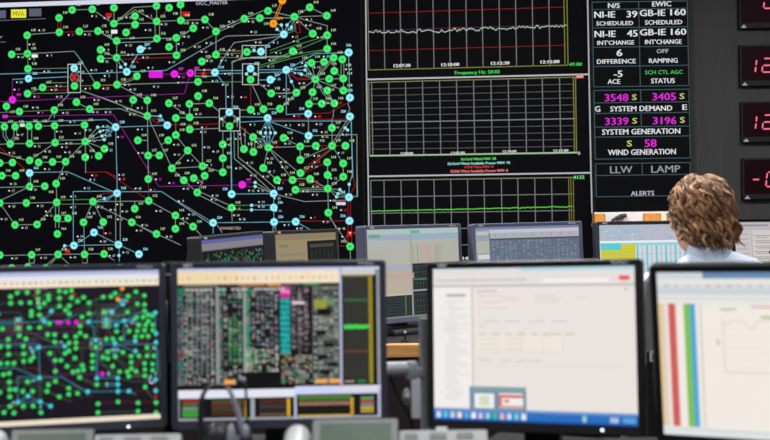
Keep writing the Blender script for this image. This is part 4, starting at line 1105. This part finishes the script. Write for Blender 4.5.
KEYG = mat('pale_silver_paint', (212, 216, 226), 0.45, noise=0.03, nscale=60)
# ---- silver monitor arm between the two middle monitors
D0 = 2.28
pt = P(423.8, 318, D0); pbm = P(425, 415, D0)
ma = thing('monitor_mount', 'silver jointed monitor arm on a grey post between two front monitors', 'monitor arm', (pbm.x, D0, FRONTZ))
part('post', MB().tube([(pbm.x, D0, FRONTZ + .012), (pbm.x - .001, D0, pt.z)], .0098, 16), POSTG, ma, True, 'grey upright post')
part('clamp', MB().box((pbm.x, D0, FRONTZ + .0065), (.07, .08, .012), None, .003), POSTG, ma)
a = P(386, 369, 2.262); b = P(409, 368.5, 2.262)
part('arm_tube', MB().tube([V((a.x - .03, a.y, a.z)), a, b], .0150, 16), SILVER, ma, True)
e0 = P(411.5, 361.5, 2.262); e1 = P(411.8, 379, 2.262)
part('elbow', MB().lathe(e1, [(.013, 0), (.0145, .004), (.0145, (e0 - e1).length - .006), (.011, (e0 - e1).length)], 18, e0 - e1), SILVER, ma, True)
w0 = P(416, 398, 2.262)
part('bracket', MB().box(w0, (.020, .026, .083), None, .004), KEYG, ma)
k0 = P(406.6, 396.5, 2.25)
part('knob', MB().ell(k0, (.0085, .010, .019), None, 16, 10), SILVER, ma, True)
part('knob_bolt', MB().lathe(P(407, 396, 2.238), [(.005, 0), (.005, .004), (.002, .006)], 12, (0, -1, 0)), WHITE_P, ma)
part('post_link', MB().box((P(420.5, 372, 2.27).x, 2.27, P(420, 372, 2.27).z), (.016, .02, .016)), POSTG, ma)
cab = [P(386, 362, 2.295), P(391, 378, 2.295), P(397, 393, 2.295), P(405, 407, 2.295), P(411, 418, 2.295), P(413, 432, 2.295), V((P(413, 432, 2.295).x, 2.295, FRONTZ + .004))]
single('monitor_cable', MB().tube(cab, .0036, 8), RUBBER, 'black cable hanging beside the silver monitor arm', 'cable', smooth=True)

# ---- slim black post in the gap at left
gx0 = P(163.5, 350, 2.30).x; gx1 = P(178.5, 350, 2.30).x
mp_ = thing('monitor_post', 'slim black upright post between the two left front monitors', 'post', ((gx0 + gx1) / 2, 2.300, FRONTZ))
zt = P(170, 262, 2.30).z
part('upright', MB().box(((gx0 + gx1) / 2, 2.300, (FRONTZ + zt) / 2 + .003), (gx1 - gx0, .02, zt - FRONTZ - .006), None, .003), RUBBER, mp_)
part('clip', MB().box(P(169.2, 274.4, 2.288), (.014, .006, .0022)), LIGHT_P, mp_, label='small pale clip')
cab = [P(166.6, 300, 2.29), P(167.2, 318, 2.288), P(168.4, 335, 2.288), P(169.2, 350, 2.288), P(169.6, 362, 2.29)]
part('thin_wire', MB().tube(cab, .0010, 6), LIGHT_P, mp_, True, 'thin pale wire')

# ================================================================== phones and headset
LCDG = mat('phone_lcd', (84, 104, 92), 0.35, spec=0.4, noise=0.06, nscale=40)
KEYW = mat('key_white', (216, 220, 226), 0.45, noise=0.03, nscale=60)
def phone(xh, xd0, xd1, xk1, yd, yk, yh, d, label, rollpx=0.0):
    """desk phone console: handset, tilted display and key panel; columns given by photo pixel"""
    X0 = P(xh, 430, d).x; XD0 = P(xd0, 430, d).x; XD1 = P(xd1, 430, d).x; XK = P(xk1, 430, d).x
    zd = P((xd0 + xd1) / 2, yd, d).z; zk = P((xd1 + xk1) / 2, yk, d).z; zh = P(xh, yh, d).z
    t = thing('desk_phone', label, 'telephone', ((X0 + XK) / 2, d - .09, FRONTZ), 'desk phones on the front desk')
    # body wedge
    yb, yf = d + .02, d - .20
    zb = zk - .018
    mbw = MB().prism([(X0, yf, FRONTZ + .001), (X0, yb, FRONTZ + .001), (X0, yb, zb - .03), (X0, yb - .05, zb - .022), (X0, yf, FRONTZ + .022)], (XK - X0, 0, 0))
    part('body', mbw, MIDG_P, t)
    # slope direction of the top
    top = V((0, yb - .05, zb - .022)); bot = V((0, yf, FRONTZ + .022))
    sl = (bot - top).normalized(); nn = V((0, sl.z, -sl.y)); nn = nn if nn.z > 0 else -nn
    # key panel: steeper raised slab
    kt = V((0, d, zk)); kd = V((0, -.66, -.75)).normalized(); kn = V((0, -.75, .66))
    Rk = Matrix(((1, 0, 0), (0, kd.y, kn.y), (0, kd.z, kn.z)))
    kl = .085
    cxk = (XD1 + XK) / 2
    kc = V((cxk, 0, 0)) + kt + kd * kl / 2 - kn * .009
    part('key_panel', MB().box(kc, (XK - XD1 - .003, kl, .018), Rk, .004), LIGHT_P, t)
    for c in range(3):
        for r in range(4):
            cc = V((XD1 + .024 + c * .048, 0, 0)) + kt + kd * (.014 + r * .0185) + kn * .0016
            part('key', MB().box(cc, (.030 if c else .024, .012, .005), Rk, .0015), MIDG_P if (r + c) % 2 == 0 or r == 0 else KEYW, t)
    part('support', MB().box((cxk, d + .002, (FRONTZ + .04 + zk - .03) / 2), (XK - XD1 - .02, .02, zk - .03 - FRONTZ - .04)), MIDG_P, t)
    # display
    dt = V((0, d - .004, zd)); dd = V((0, -.45, -.893)).normalized(); dn = V((0, -.893, .45))
    Rd = Matrix(((1, 0, 0), (0, dd.y, dn.y), (0, dd.z, dn.z)))
    cxd = (XD0 + XD1) / 2; dl = .105
    dc = V((cxd, 0, 0)) + dt + dd * dl / 2 - dn * .009
    dp_ = part('display', MB().box(dc, (XD1 - XD0, dl, .018), Rd, .004), MIDG_P, t)
    part('display_window', MB().box(V((cxd + .001, 0, 0)) + dt + dd * (.009 + .036) + dn * .0004, (XD1 - XD0 - .026, .072, .002), Rd), LCDG, dp_, label='grey green liquid crystal window')
    # handset lying in its cradle at left
    xc = (X0 + XD0) / 2; hw = (XD0 - X0) * .5
    prof = []
    hpts = [V((xc, d + .005, zh - .020)), V((xc, d - .012, zh - .016)), V((xc, d - .05, zh - .022)), V((xc, d - .11, zh - .040)), V((xc, d - .165, zh - .055)), V((xc, d - .185, zh - .060))]
    rr = [hw * .55, hw * .92, hw * .84, hw * .66, hw * .86, hw * .6]
    part('handset', MB().tube(hpts, rr, 16), LIGHT_P, t, True, 'pale curved handset')
    part('cradle', MB().box((xc, d - .06, (FRONTZ + .03 + zh - .06) / 2), (hw * 1.2, .07, max(.02, zh - .06 - FRONTZ - .03)), None, .004), MIDG_P, t)
    return t
phone(283.5, 313, 398, 488, 418, 429.5, 428, 1.93, 'pale desk phone with tilted grey display below the data monitor')
phone(-18, 12.5, 94, 182, 428.4, 433.5, 433, 1.93, 'pale desk phone at the bottom left under the network map monitor')
zs_ = P(441.5, 427.0, 1.945).z
single('paper_slip', MB().box((P(441.5, 427, 1.945).x, 1.9455, (zs_ + .8125) / 2), (.020, .003, zs_ - .8125), None, .001), PAPER, 'white slip sticking up behind the right phone keys', 'paper')

HS = mat('headset_black', (26, 27, 31), 0.4, noise=0.08, nscale=80)
HSG = mat('headset_grey', (134, 142, 156), 0.35, metal=0.2, noise=0.05, nscale=80)
DH = 1.935
hb = P(224, 440, DH)
h = thing('headset', 'black telephone headset standing up in front of the data monitor', 'headset', (hb.x, DH, FRONTZ))
def curveP(l, d=DH): return [P(x, y, d) for x, y in l]
zc = FRONTZ + .03
bl = curveP([(206, 452), (202.6, 436), (200.6, 420), (200.8, 404), (203.2, 394), (207, 388.4), (213, 385.8), (221, 385.4), (228, 387.4)])
part('headband', MB().tube(bl, [.0055, .0055, .0055, .005, .004, .0035, .0032, .0032, .0036], 10), HS, h, True)
br = curveP([(228, 387.4), (231.4, 394), (235, 403), (238.6, 414), (241, 424), (243, 436), (243.5, 450)], DH - .002)
part('headband_arm', MB().tube(br, [.0036, .004, .0046, .005, .0055, .006, .006], 10), HSG, h, True, 'grey metal band arm')
mbm = curveP([(243.6, 379.4), (244.8, 383), (245.8, 388), (246.4, 402), (247.2, 421), (247.6, 438)], DH - .004)
part('microphone_boom', MB().tube(mbm, [.0022, .0026, .0024, .0024, .0026, .003], 8), HS, h, True)
part('microphone_tip', MB().ell(P(243.6, 380, DH - .005), (.0042, .0042, .0056), None, 14, 8), HSG, h, True, 'pale grey tip')
part('ear_pad', MB().ell(P(218, 444, DH), (.030, .020, .040), None, 20, 14), HS, h, True)
part('ear_cup', MB().ell(P(231.6, 443, DH - .016), (.0095, .012, .036), None, 18, 12), HSG, h, True, 'pale grey cup rim')
part('ear_pad', MB().ell(P(246.5, 445, DH + .004), (.012, .018, .034), None, 18, 12), HS, h, True)
part('ear_cup', MB().ell(P(245.5, 432, DH - .010), (.0075, .010, .015), None, 16, 10), HSG, h, True, 'pale grey cup rim')
part('foot', MB().box((hb.x + .01, DH, FRONTZ + .008), (.07, .05, .014), None, .005), HS, h)
part('stand_post', MB().box((P(222, 440, DH).x, DH, FRONTZ + .035), (.02, .02, .045), None, .004), HS, h)

# ================================================================== office chair
CH_G = mat('chair_grey_fabric', (108, 110, 118), 0.85, spec=0.2, noise=0.1, nscale=220, bump=0.2)
CHX, CHY = 0.955, 3.02
ch = thing('office_chair', 'grey office chair holding the person in the blue shirt', 'chair', (CHX, CHY, 0))
bk = MB()
prof = [(.885, .282), (.93, .283), (1.00, .282), (1.06, .276), (1.088, .255), (1.10, .20)]
N = 14
for side in (0, 1):
    pass
vs = []; fs = []
for i, (z, hw) in enumerate(prof):
    for k in range(N + 1):
        s_ = -1 + 2 * k / N
        yy = CHY - .225 + .045 * s_ * s_ + .02 * ((z - .5) / .56) * -1
        vs.append((CHX + hw * s_, yy, z))
M0 = len(vs)
for (x, y, z) in list(vs): vs.append((x, y - .035, z))
for i in range(len(prof) - 1):
    for k in range(N):
        a = i * (N + 1) + k
        fs.append((a, a + 1, a + N + 2, a + N + 1)); fs.append((M0 + a + N + 1, M0 + a + N + 2, M0 + a + 1, M0 + a))
for k in range(N):
    fs.append((k, M0 + k, M0 + k + 1, k + 1)); a = (len(prof) - 1) * (N + 1) + k; fs.append((a, a + 1, M0 + a + 1, M0 + a))
for i in range(len(prof) - 1):
    a = i * (N + 1); fs.append((a, a + N + 1, M0 + a + N + 1, M0 + a)); a += N; fs.append((a, M0 + a, M0 + a + N + 1, a + N + 1))
part('backrest', MB().add(vs, fs), CH_G, ch, True)
lb = MB()
for i in range(7):
    s0 = -1 + 2 * i / 6
    lb.box((CHX + .23 * s0, CHY - .262 + .045 * s0 * s0, .705), (.085, .018, .35), Matrix.Rotation(.38 * s0, 3, 'Z'), .006)
part('lower_back_shell', lb, RUBBER, ch, False, 'black lower shell')
q0 = P(651.6, 355, 2.80)
part('back_catch', MB().box((q0.x, CHY - .245, q0.z), (.022, .012, .028), None, .003), LIGHT_P, ch, label='small pale catch')
part('catch_slot', MB().box((q0.x, CHY - .253, q0.z), (.012, .004, .016)), RUBBER, ch)
part('seat', MB().box((CHX, CHY + .03, .388), (.48, .46, .07), None, .03), CH_G, ch, True)
part('back_support', MB().tube([(CHX, CHY - .02, .336), (CHX, CHY - .26, .342), (CHX, CHY - .285, .48), (CHX, CHY - .272, .72)], .016, 10), RUBBER, ch, True)
part('tilt_mechanism', MB().box((CHX, CHY, .336), (.18, .22, .03), None, .008), RUBBER, ch)
part('gas_lift', MB().lathe((CHX, CHY, .10), [(.03, 0), (.03, .15), (.018, .151), (.018, .222)], 16), RUBBER, ch, True)
for k in range(5):
    a = radians(90 + 72 * k)
    d = V((cos(a), sin(a), 0))
    o = V((CHX, CHY, 0))
    lg = part('leg', MB().tube([o + d * .02 + V((0, 0, .115)), o + d * .15 + V((0, 0, .105)), o + d * .29 + V((0, 0, .080))], [.024, .02, .015], 8), RUBBER, ch, True)
    part('caster', MB().lathe(o + d * .29 + V((-d.y, d.x, 0)) * -.018 + V((0, 0, .0305)), [(.02, 0), (.03, .004), (.03, .032), (.02, .036)], 16, V((-d.y, d.x, 0))), RUBBER, lg, True)
for sx in (-1, 1):
    x = CHX + sx * .285
    arm = part('armrest', MB().box((x, CHY + .02, .665), (.05, .24, .03), None, .012), RUBBER, ch, True)
    part('bracket', MB().tube([(x, CHY, .655), (x, CHY, .50), (x - sx * .03, CHY, .37), (CHX + sx * .08, CHY, .337)], .012, 8), LIGHT_P, arm, True)

# ================================================================== the person
SKIN = mat('skin', (226, 178, 152), 0.5, spec=0.35, noise=0.05, nscale=40)
HC = V((.924, 3.12, 1.238))     # head centre
YAW = radians(20)               # turned a little to the left
RH = Matrix.Rotation(YAW, 3, 'Z')
person = thing('person', 'person seen from behind with wavy brown hair and pale blue shirt', 'person', (.95, 3.05, 0))
def hd(x, y, z): return HC + RH @ V((x, y, z))     # y forward = facing away from the camera

def remesh(mbx, vox, name, smooth=6, fac=.5):
    me = bpy.data.meshes.new(name)
    me.from_pydata([tuple(p) for p in mbx.v], [], mbx.f)
    bm = bmesh.new(); bm.from_mesh(me)
    bmesh.ops.recalc_face_normals(bm, faces=list(bm.faces)); bm.to_mesh(me); bm.free()
    ob = bpy.data.objects.new(name, me); COL.objects.link(ob)
    r = ob.modifiers.new('r', 'REMESH'); r.mode = 'VOXEL'; r.voxel_size = vox
    s = ob.modifiers.new('s', 'SMOOTH'); s.iterations = smooth; s.factor = fac
    dg = bpy.context.evaluated_depsgraph_get(); dg.update()
    ev = ob.evaluated_get(dg); m2 = ev.to_mesh()
    out = MB(); out.v = [v.co.copy() for v in m2.vertices]; out.f = [tuple(p.vertices) for p in m2.polygons]
    ev.to_mesh_clear(); bpy.data.objects.remove(ob)
    return out
def capsule(mbx, pts, rs, seg=16):
    mbx.tube(pts, rs, seg)
    mbx.ell(pts[0], (rs[0],) * 3, None, 14, 10); mbx.ell(pts[-1], (rs[-1],) * 3, None, 14, 10)

NB = V((.940, 3.085, 1.075)); CHS = V((.955, 3.06, .90)); PEL = V((.955, 3.00, .575))
SHL = V((.785, 3.11, 1.015)); SHR = V((1.125, 3.10, 1.025))
ELL = V((.735, 3.22, .815)); ELR = V((1.19, 3.20, .825))
WRL = V((.80, 3.44, .885)); WRR = V((1.07, 3.44, .885))
body = MB()
# head
body.ell(HC + V((0, 0, .012)), (.066, .088, .096), RH, 28, 20)
body.ell(hd(0, .028, -.055), (.055, .062, .066), RH, 22, 16)     # jaw and face
body.ell(hd(0, .064, -.092), (.026, .024, .020), RH, 14, 10)     # chin
body.tube([hd(0, .086, .012), hd(0, .100, -.018), hd(0, .106, -.036)], [.008, .011, .014], 10)   # nose
body.ell(hd(0, .104, -.036), (.016, .012, .010), RH, 12, 8)
for sx in (-1, 1):
    body.ell(hd(sx * .067, -.004, -.018), (.010, .020, .032), RH, 14, 10)  # ears
    body.ell(hd(sx * .030, .082, .028), (.020, .010, .006), RH, 12, 8)     # brows
    body.ell(hd(sx * .042, .062, -.03), (.022, .022, .022), RH, 12, 8)     # cheeks
body.ell(hd(0, .088, -.066), (.024, .010, .007), RH, 14, 8)      # lips
body.ell(hd(0, .086, -.076), (.020, .010, .007), RH, 14, 8)
capsule(body, [NB + V((0, .0, -.04)), NB + V((-.002, .012, .05)), hd(0, -.022, -.06)], [.056, .050, .050])
# torso under the clothes
capsule(body, [PEL, CHS + V((0, 0, -.10)), CHS + V((0, 0, .06)), NB + V((0, 0, -.07))], [.125, .115, .12, .07])
def arm(sh, el, wr):
    capsule(body, [sh, sh.lerp(el, .5), el], [.052, .046, .038])
    capsule(body, [el, el.lerp(wr, .35), wr], [.038, .036, .025])
arm(SHL, ELL, WRL); arm(SHR, ELR, WRR)
for sx, hip, kn, an in ((-1, PEL + V((-.085, 0, -.02)), V((.82, 3.39, .575)), V((.83, 3.41, .10))), (1, PEL + V((.085, 0, -.02)), V((1.10, 3.39, .575)), V((1.09, 3.41, .10)))):
    capsule(body, [hip, hip.lerp(kn, .5), kn], [.082, .072, .052])
    capsule(body, [kn, kn.lerp(an, .35), an], [.050, .052, .034])
    capsule(body, [an + V((0, -.02, -.045)), an + V((0, .08, -.06))], [.033, .028])
def hand(wr, sx):
    # palm leans forward and down onto the desk, fingers slightly curled
    capsule(body, [wr, wr + V((0, .045, -.012)), wr + V((0, .080, -.022))], [.024, .024, .020])
    for k, ln in enumerate((.060, .070, .066, .050)):
        ox = (-.028 + k * .0185) * -sx
        b0 = wr + V((ox * .8, .078, -.020)); 
        b1 = b0 + V((ox * .18, ln * .5, .004)); b2 = b0 + V((ox * .25, ln * .82, -.006)); b3 = b0 + V((ox * .28, ln, -.018))
        capsule(body, [b0, b1, b2, b3], [.0098, .0092, .0084, .0075], 8)
    t0 = wr + V((-sx * .020, .03, -.010)); t1 = wr + V((-sx * .045, .060, -.020)); t2 = wr + V((-sx * .052, .088, -.030))
    capsule(body, [t0, t1, t2], [.012, .0105, .009], 8)
hand(WRL, -1); hand(WRR, 1)
bm_ = remesh(body, .0055, 'body', 5, .5)
part('body', bm_, SKIN, person, True)
# eyes
EYE = mat('eye_white', (236, 236, 232), .2)
IRIS = mat('eye_iris', (70, 84, 92), .2)
for sx in (-1, 1):
    e = part('eye', MB().ell(hd(sx * .031, .079, .010), (.0125, .011, .010), RH, 16, 12), EYE, person, True)
    part('iris', MB().ell(hd(sx * .031, .0885, .010), (.0052, .0024, .0052), RH, 12, 8), IRIS, e, True)

# shirt
SHIRT = mat('pale_blue_cotton', (216, 230, 252), 0.8, spec=0.15, noise=0.03, nscale=9, bump=0.25)
sh = MB()
def ringtube(pts, rx, ry, seg=28):
    vs = []; fs = []
    for p, a, b in zip(pts, rx, ry):
        for k in range(seg):
            t_ = 2 * pi * k / seg
            vs.append(V(p) + V((a * cos(t_), b * sin(t_), 0)))
    for i in range(len(pts) - 1):
        for k in range(seg):
            k2 = (k + 1) % seg
            fs.append((i * seg + k, i * seg + k2, (i + 1) * seg + k2, (i + 1) * seg + k))
    fs.append(tuple(range(seg))[::-1]); fs.append(tuple((len(pts) - 1) * seg + k for k in range(seg)))
    return vs, fs
sh.add(*ringtube([PEL + V((0, .0, -.03)), (.950, 3.03, .70), (.955, 3.055, .83), (.955, 3.075, .945), (.950, 3.085, 1.015), (.944, 3.09, 1.06), (.941, 3.092, 1.090), (.940, 3.094, 1.115)],
                 [.165, .160, .170, .180, .172, .122, .070, .056], [.125, .118, .120, .118, .098, .078, .060, .054]))
for s_, e_, w_ in ((SHL, ELL, WRL), (SHR, ELR, WRR)):
    capsule(sh, [s_ + V((0, -.005, -.005)), s_.lerp(e_, .5), e_], [.068, .062, .055])
    capsule(sh, [e_, e_.lerp(w_, .45), e_.lerp(w_, .88)], [.055, .048, .040])
# yoke: slope from neck to shoulders
capsule(sh, [NB + V((-.05, .0, .0)), V((.862, 3.10, 1.046)), SHL + V((.0, 0, .0))], [.052, .054, .058])
capsule(sh, [NB + V((.05, .0, .0)), V((1.035, 3.095, 1.060)), SHR + V((.0, 0, .0))], [.058, .058, .058])
sm = remesh(sh, .009, 'shirt', 4, .5)
# soft folds across the back
for v in sm.v:
    f_ = sin(v.x * 46 + v.z * 30) * sin(v.z * 22 - v.x * 12)
    v += V((0, -1, .2)) * .0035 * f_
shirt = part('shirt', sm, SHIRT, person, True)
cl = MB()
cc = V((.938, 3.096, 1.108)); prof = [(.058, .0), (.062, .014), (.060, .034), (.056, .041), (.053, .038), (.052, .004)]
seg = 28; vs = []; fs = []
for (r, z) in prof:
    for k in range(seg):
        a = 2 * pi * k / seg
        vs.append(cc + V((r * 1.02 * cos(a), r * .98 * sin(a), z - .010 * (sin(a) > 0) * sin(a))))
for i in range(len(prof)):
    for k in range(seg):
        k2 = (k + 1) % seg; j = (i + 1) % len(prof)
        fs.append((i * seg + k, i * seg + k2, j * seg + k2, j * seg + k))
cl.add(vs, fs)
part('collar', cl, SHIRT, shirt, True)
# trousers and shoes
TR = mat('charcoal_trousers', (44, 46, 56), .85, spec=.15, noise=.08, nscale=60)
tr = MB()
capsule(tr, [PEL + V((-.05, 0, -.03)), PEL + V((.05, 0, -.03))], [.128, .128])
for hip, kn, an in ((PEL + V((-.085, 0, -.02)), V((.82, 3.39, .575)), V((.83, 3.41, .11))), (PEL + V((.085, 0, -.02)), V((1.10, 3.39, .575)), V((1.09, 3.41, .11)))):
    capsule(tr, [hip, hip.lerp(kn, .5), kn], [.094, .084, .066]); capsule(tr, [kn, kn.lerp(an, .4), an + V((0, 0, .02))], [.066, .064, .052])
part('trousers', remesh(tr, .010, 'trousers', 4, .5), TR, person, True)
for x in (.83, 1.09):
    so = MB(); so.ell((x, 3.40, .045), (.046, .062, .044), None, 18, 10); so.ell((x, 3.485, .034), (.044, .095, .033), None, 18, 10)
    part('shoe', remesh(so, .006, 'shoe', 3, .5), RUBBER, person, True)

# hair: a close cap plus many wavy locks running down from the crown
hm = bpy.data.materials.new('brown_hair'); hm.use_nodes = True
nt = hm.node_tree; b = nt.nodes['Principled BSDF']
at = nt.nodes.new('ShaderNodeAttribute'); at.attribute_name = 'Lock'
rp = nt.nodes.new('ShaderNodeValToRGB')
rp.color_ramp.elements[0].color = (*L3((66, 42, 26)), 1); rp.color_ramp.elements[1].color = (*L3((190, 146, 104)), 1)
e_ = rp.color_ramp.elements.new(.5); e_.color = (*L3((124, 86, 58)), 1)
nz = nt.nodes.new('ShaderNodeTexNoise'); nz.inputs['Scale'].default_value = 160; nz.inputs['Detail'].default_value = 3
ad = nt.nodes.new('ShaderNodeMath'); ad.operation = 'MULTIPLY_ADD'; ad.inputs[1].default_value = .5
tc = nt.nodes.new('ShaderNodeTexCoord'); nt.links.new(tc.outputs['Object'], nz.inputs['Vector'])
sb = nt.nodes.new('ShaderNodeMath'); sb.operation = 'SUBTRACT'; sb.inputs[1].default_value = .25
nt.links.new(nz.outputs['Fac'], ad.inputs[0]); nt.links.new(at.outputs['Fac'], ad.inputs[2])
nt.links.new(ad.outputs[0], sb.inputs[0]); nt.links.new(sb.outputs[0], rp.inputs['Fac'])
nt.links.new(rp.outputs['Color'], b.inputs['Base Color'])
b.inputs['Roughness'].default_value = .42; b.inputs['Specular IOR Level'].default_value = .35
rnd = random.Random(17)
hv = []; hf = []; hc = []
def hadd(mbq, val):
    n = len(hv); hv.extend(mbq.v); hf.extend([tuple(i + n for i in f) for f in mbq.f]); hc.extend([val] * len(mbq.f))
def skull(th, ph, r=0.0):
    """th from the crown, ph around; ph = 0 is the back of the head"""
    a = (.0650 + r * .92); bq = (.091 + r); c_ = (.100 + r)
    zz = cos(th)
    low = max(0, -zz)
    k = 1 - .22 * low * low
    return HC + V((0, -.004, .012)) + RH @ V((a * sin(th) * sin(ph) * k, -bq * sin(th) * cos(ph) * k, c_ * zz * 0.95))
cap = MB()
vs = []; fs = []; NU, NV = 36, 16
for i in range(NV + 1):
    for k in range(NU):
        ph = 2 * pi * k / NU
        front = (1 - cos(ph)) / 2
        tmax = radians(122) * (1 - front) + radians(62) * front
        if front < .6: tmax = max(tmax, radians(112))
        vs.append(skull(max(.02, tmax * i / NV), ph, .006))
for i in range(NV):
    for k in range(NU):
        k2 = (k + 1) % NU; fs.append((i * NU + k, i * NU + k2, (i + 1) * NU + k2, (i + 1) * NU + k))
fs.append(tuple(range(NU))[::-1])
cap.add(vs, fs); hadd(cap, .25)
for q in range(380):
    ph = rnd.uniform(-pi, pi)
    if abs(ph) > 2.1 and rnd.random() < .55: ph *= .6
    front = (1 - cos(ph)) / 2
    tmax = radians(146) if front < .45 else radians(118) - radians(46) * (front - .45) / .55
    t0 = rnd.uniform(.05, .78) * tmax
    t1 = min(tmax * rnd.uniform(.9, 1.06), t0 + radians(rnd.uniform(50, 85)))
    nseg = 15
    amp = rnd.uniform(.08, .25); fr_ = rnd.uniform(1.8, 3.4); pha = rnd.uniform(0, 6.28); drift = rnd.uniform(-.22, .30)
    lift = rnd.uniform(.005, .0125); curl = rnd.uniform(.0, .017)
    pts = []; rs = []
    R0 = rnd.uniform(.0042, .0086)
    for i in range(nseg):
        s_ = i / (nseg - 1)
        th = t0 + (t1 - t0) * s_
        env = .3 + .7 * s_
        p_ = ph + (drift * s_ + amp * env * sin(pha + fr_ * s_ * 2 * pi * .75)) / max(.35, sin(th))
        rr = lift * min(1, s_ * 4 + .3) + 0.0068 * env * cos(pha + fr_ * s_ * 2 * pi * .75) + curl * s_ ** 3
        pts.append(skull(th, p_, rr)); rs.append(R0 * (min(1, .35 + s_ * 3) * (1 - .8 * max(0, (s_ - .6) / .4) ** 1.5)))
    mbq = MB().tube(pts, rs, 6)
    hadd(mbq, min(1, max(0, rnd.gauss(.5, .24))))
for q in range(90):
    ph = rnd.uniform(-1.5, 1.5)
    side = abs(ph) / 1.55
    th = radians(rnd.uniform(92, 120))
    A = skull(th, ph, .012)
    dn = rnd.uniform(.082, .108) - .026 * side ** 2
    out = rnd.uniform(.0, .012) + (.016 * rnd.random() if rnd.random() < .3 else 0)
    B = HC + RH @ V(((.056 + out) * sin(ph) + rnd.uniform(-.016, .016), -(.070 + out) * cos(ph) - .004, -dn))
    pha = rnd.uniform(0, 6.28); wv = rnd.uniform(.006, .013)
    tan = RH @ V((cos(ph), sin(ph), 0)); rad = RH @ V((sin(ph), -cos(ph), 0))
    pts = []; rs = []; R0 = rnd.uniform(.004, .0068)
    for i in range(12):
        s_ = i / 11
        c_ = A.lerp(B, s_) + rad * (.012 * sin(pi * s_) + out * 1.2 * s_ ** 3)
        pts.append(c_ + tan * wv * sin(pha + s_ * 9) + rad * wv * .7 * cos(pha + s_ * 9))
        rs.append(R0 * min(1, .4 + s_ * 3) * (1 - .8 * max(0, (s_ - .6) / .4) ** 1.5))
    hadd(MB().tube(pts, rs, 6), min(1, max(0, rnd.gauss(.48, .24))))
for q in range(60):   # loose flicks that break the outline
    ph = rnd.uniform(-1.9, 1.9); th0 = radians(rnd.uniform(25, 105)); ln = radians(rnd.uniform(16, 30)); sw = rnd.uniform(-.35, .35)
    pts = [skull(th0 + ln * k / 8, ph + sw * k / 8, .013 + .013 * (k / 8) ** 2) for k in range(9)]
    hadd(MB().tube(pts, [.005 * (1 - .75 * k / 8) for k in range(9)], 6), rnd.uniform(.4, .85))
me = bpy.data.meshes.new('hair')
off = OFF[person.name]
me.from_pydata([tuple(p - off) for p in hv], [], hf)
a_ = me.attributes.new('Lock', 'FLOAT', 'FACE')
for i, v in enumerate(hc): a_.data[i].value = v
for p_ in me.polygons: p_.use_smooth = True
link('hair', me, hm, person)

# ================================================================== world and look
w = bpy.data.worlds.new('world'); SC.world = w; w.use_nodes = True
w.node_tree.nodes['Background'].inputs['Color'].default_value = (.05, .055, .06, 1)
w.node_tree.nodes['Background'].inputs['Strength'].default_value = .3
SC.view_settings.view_transform = 'Standard'
SC.view_settings.look = 'None'
SC.view_settings.exposure = 0.0
SC.view_settings.gamma = 1.0
SC.view_settings.use_curve_mapping = False
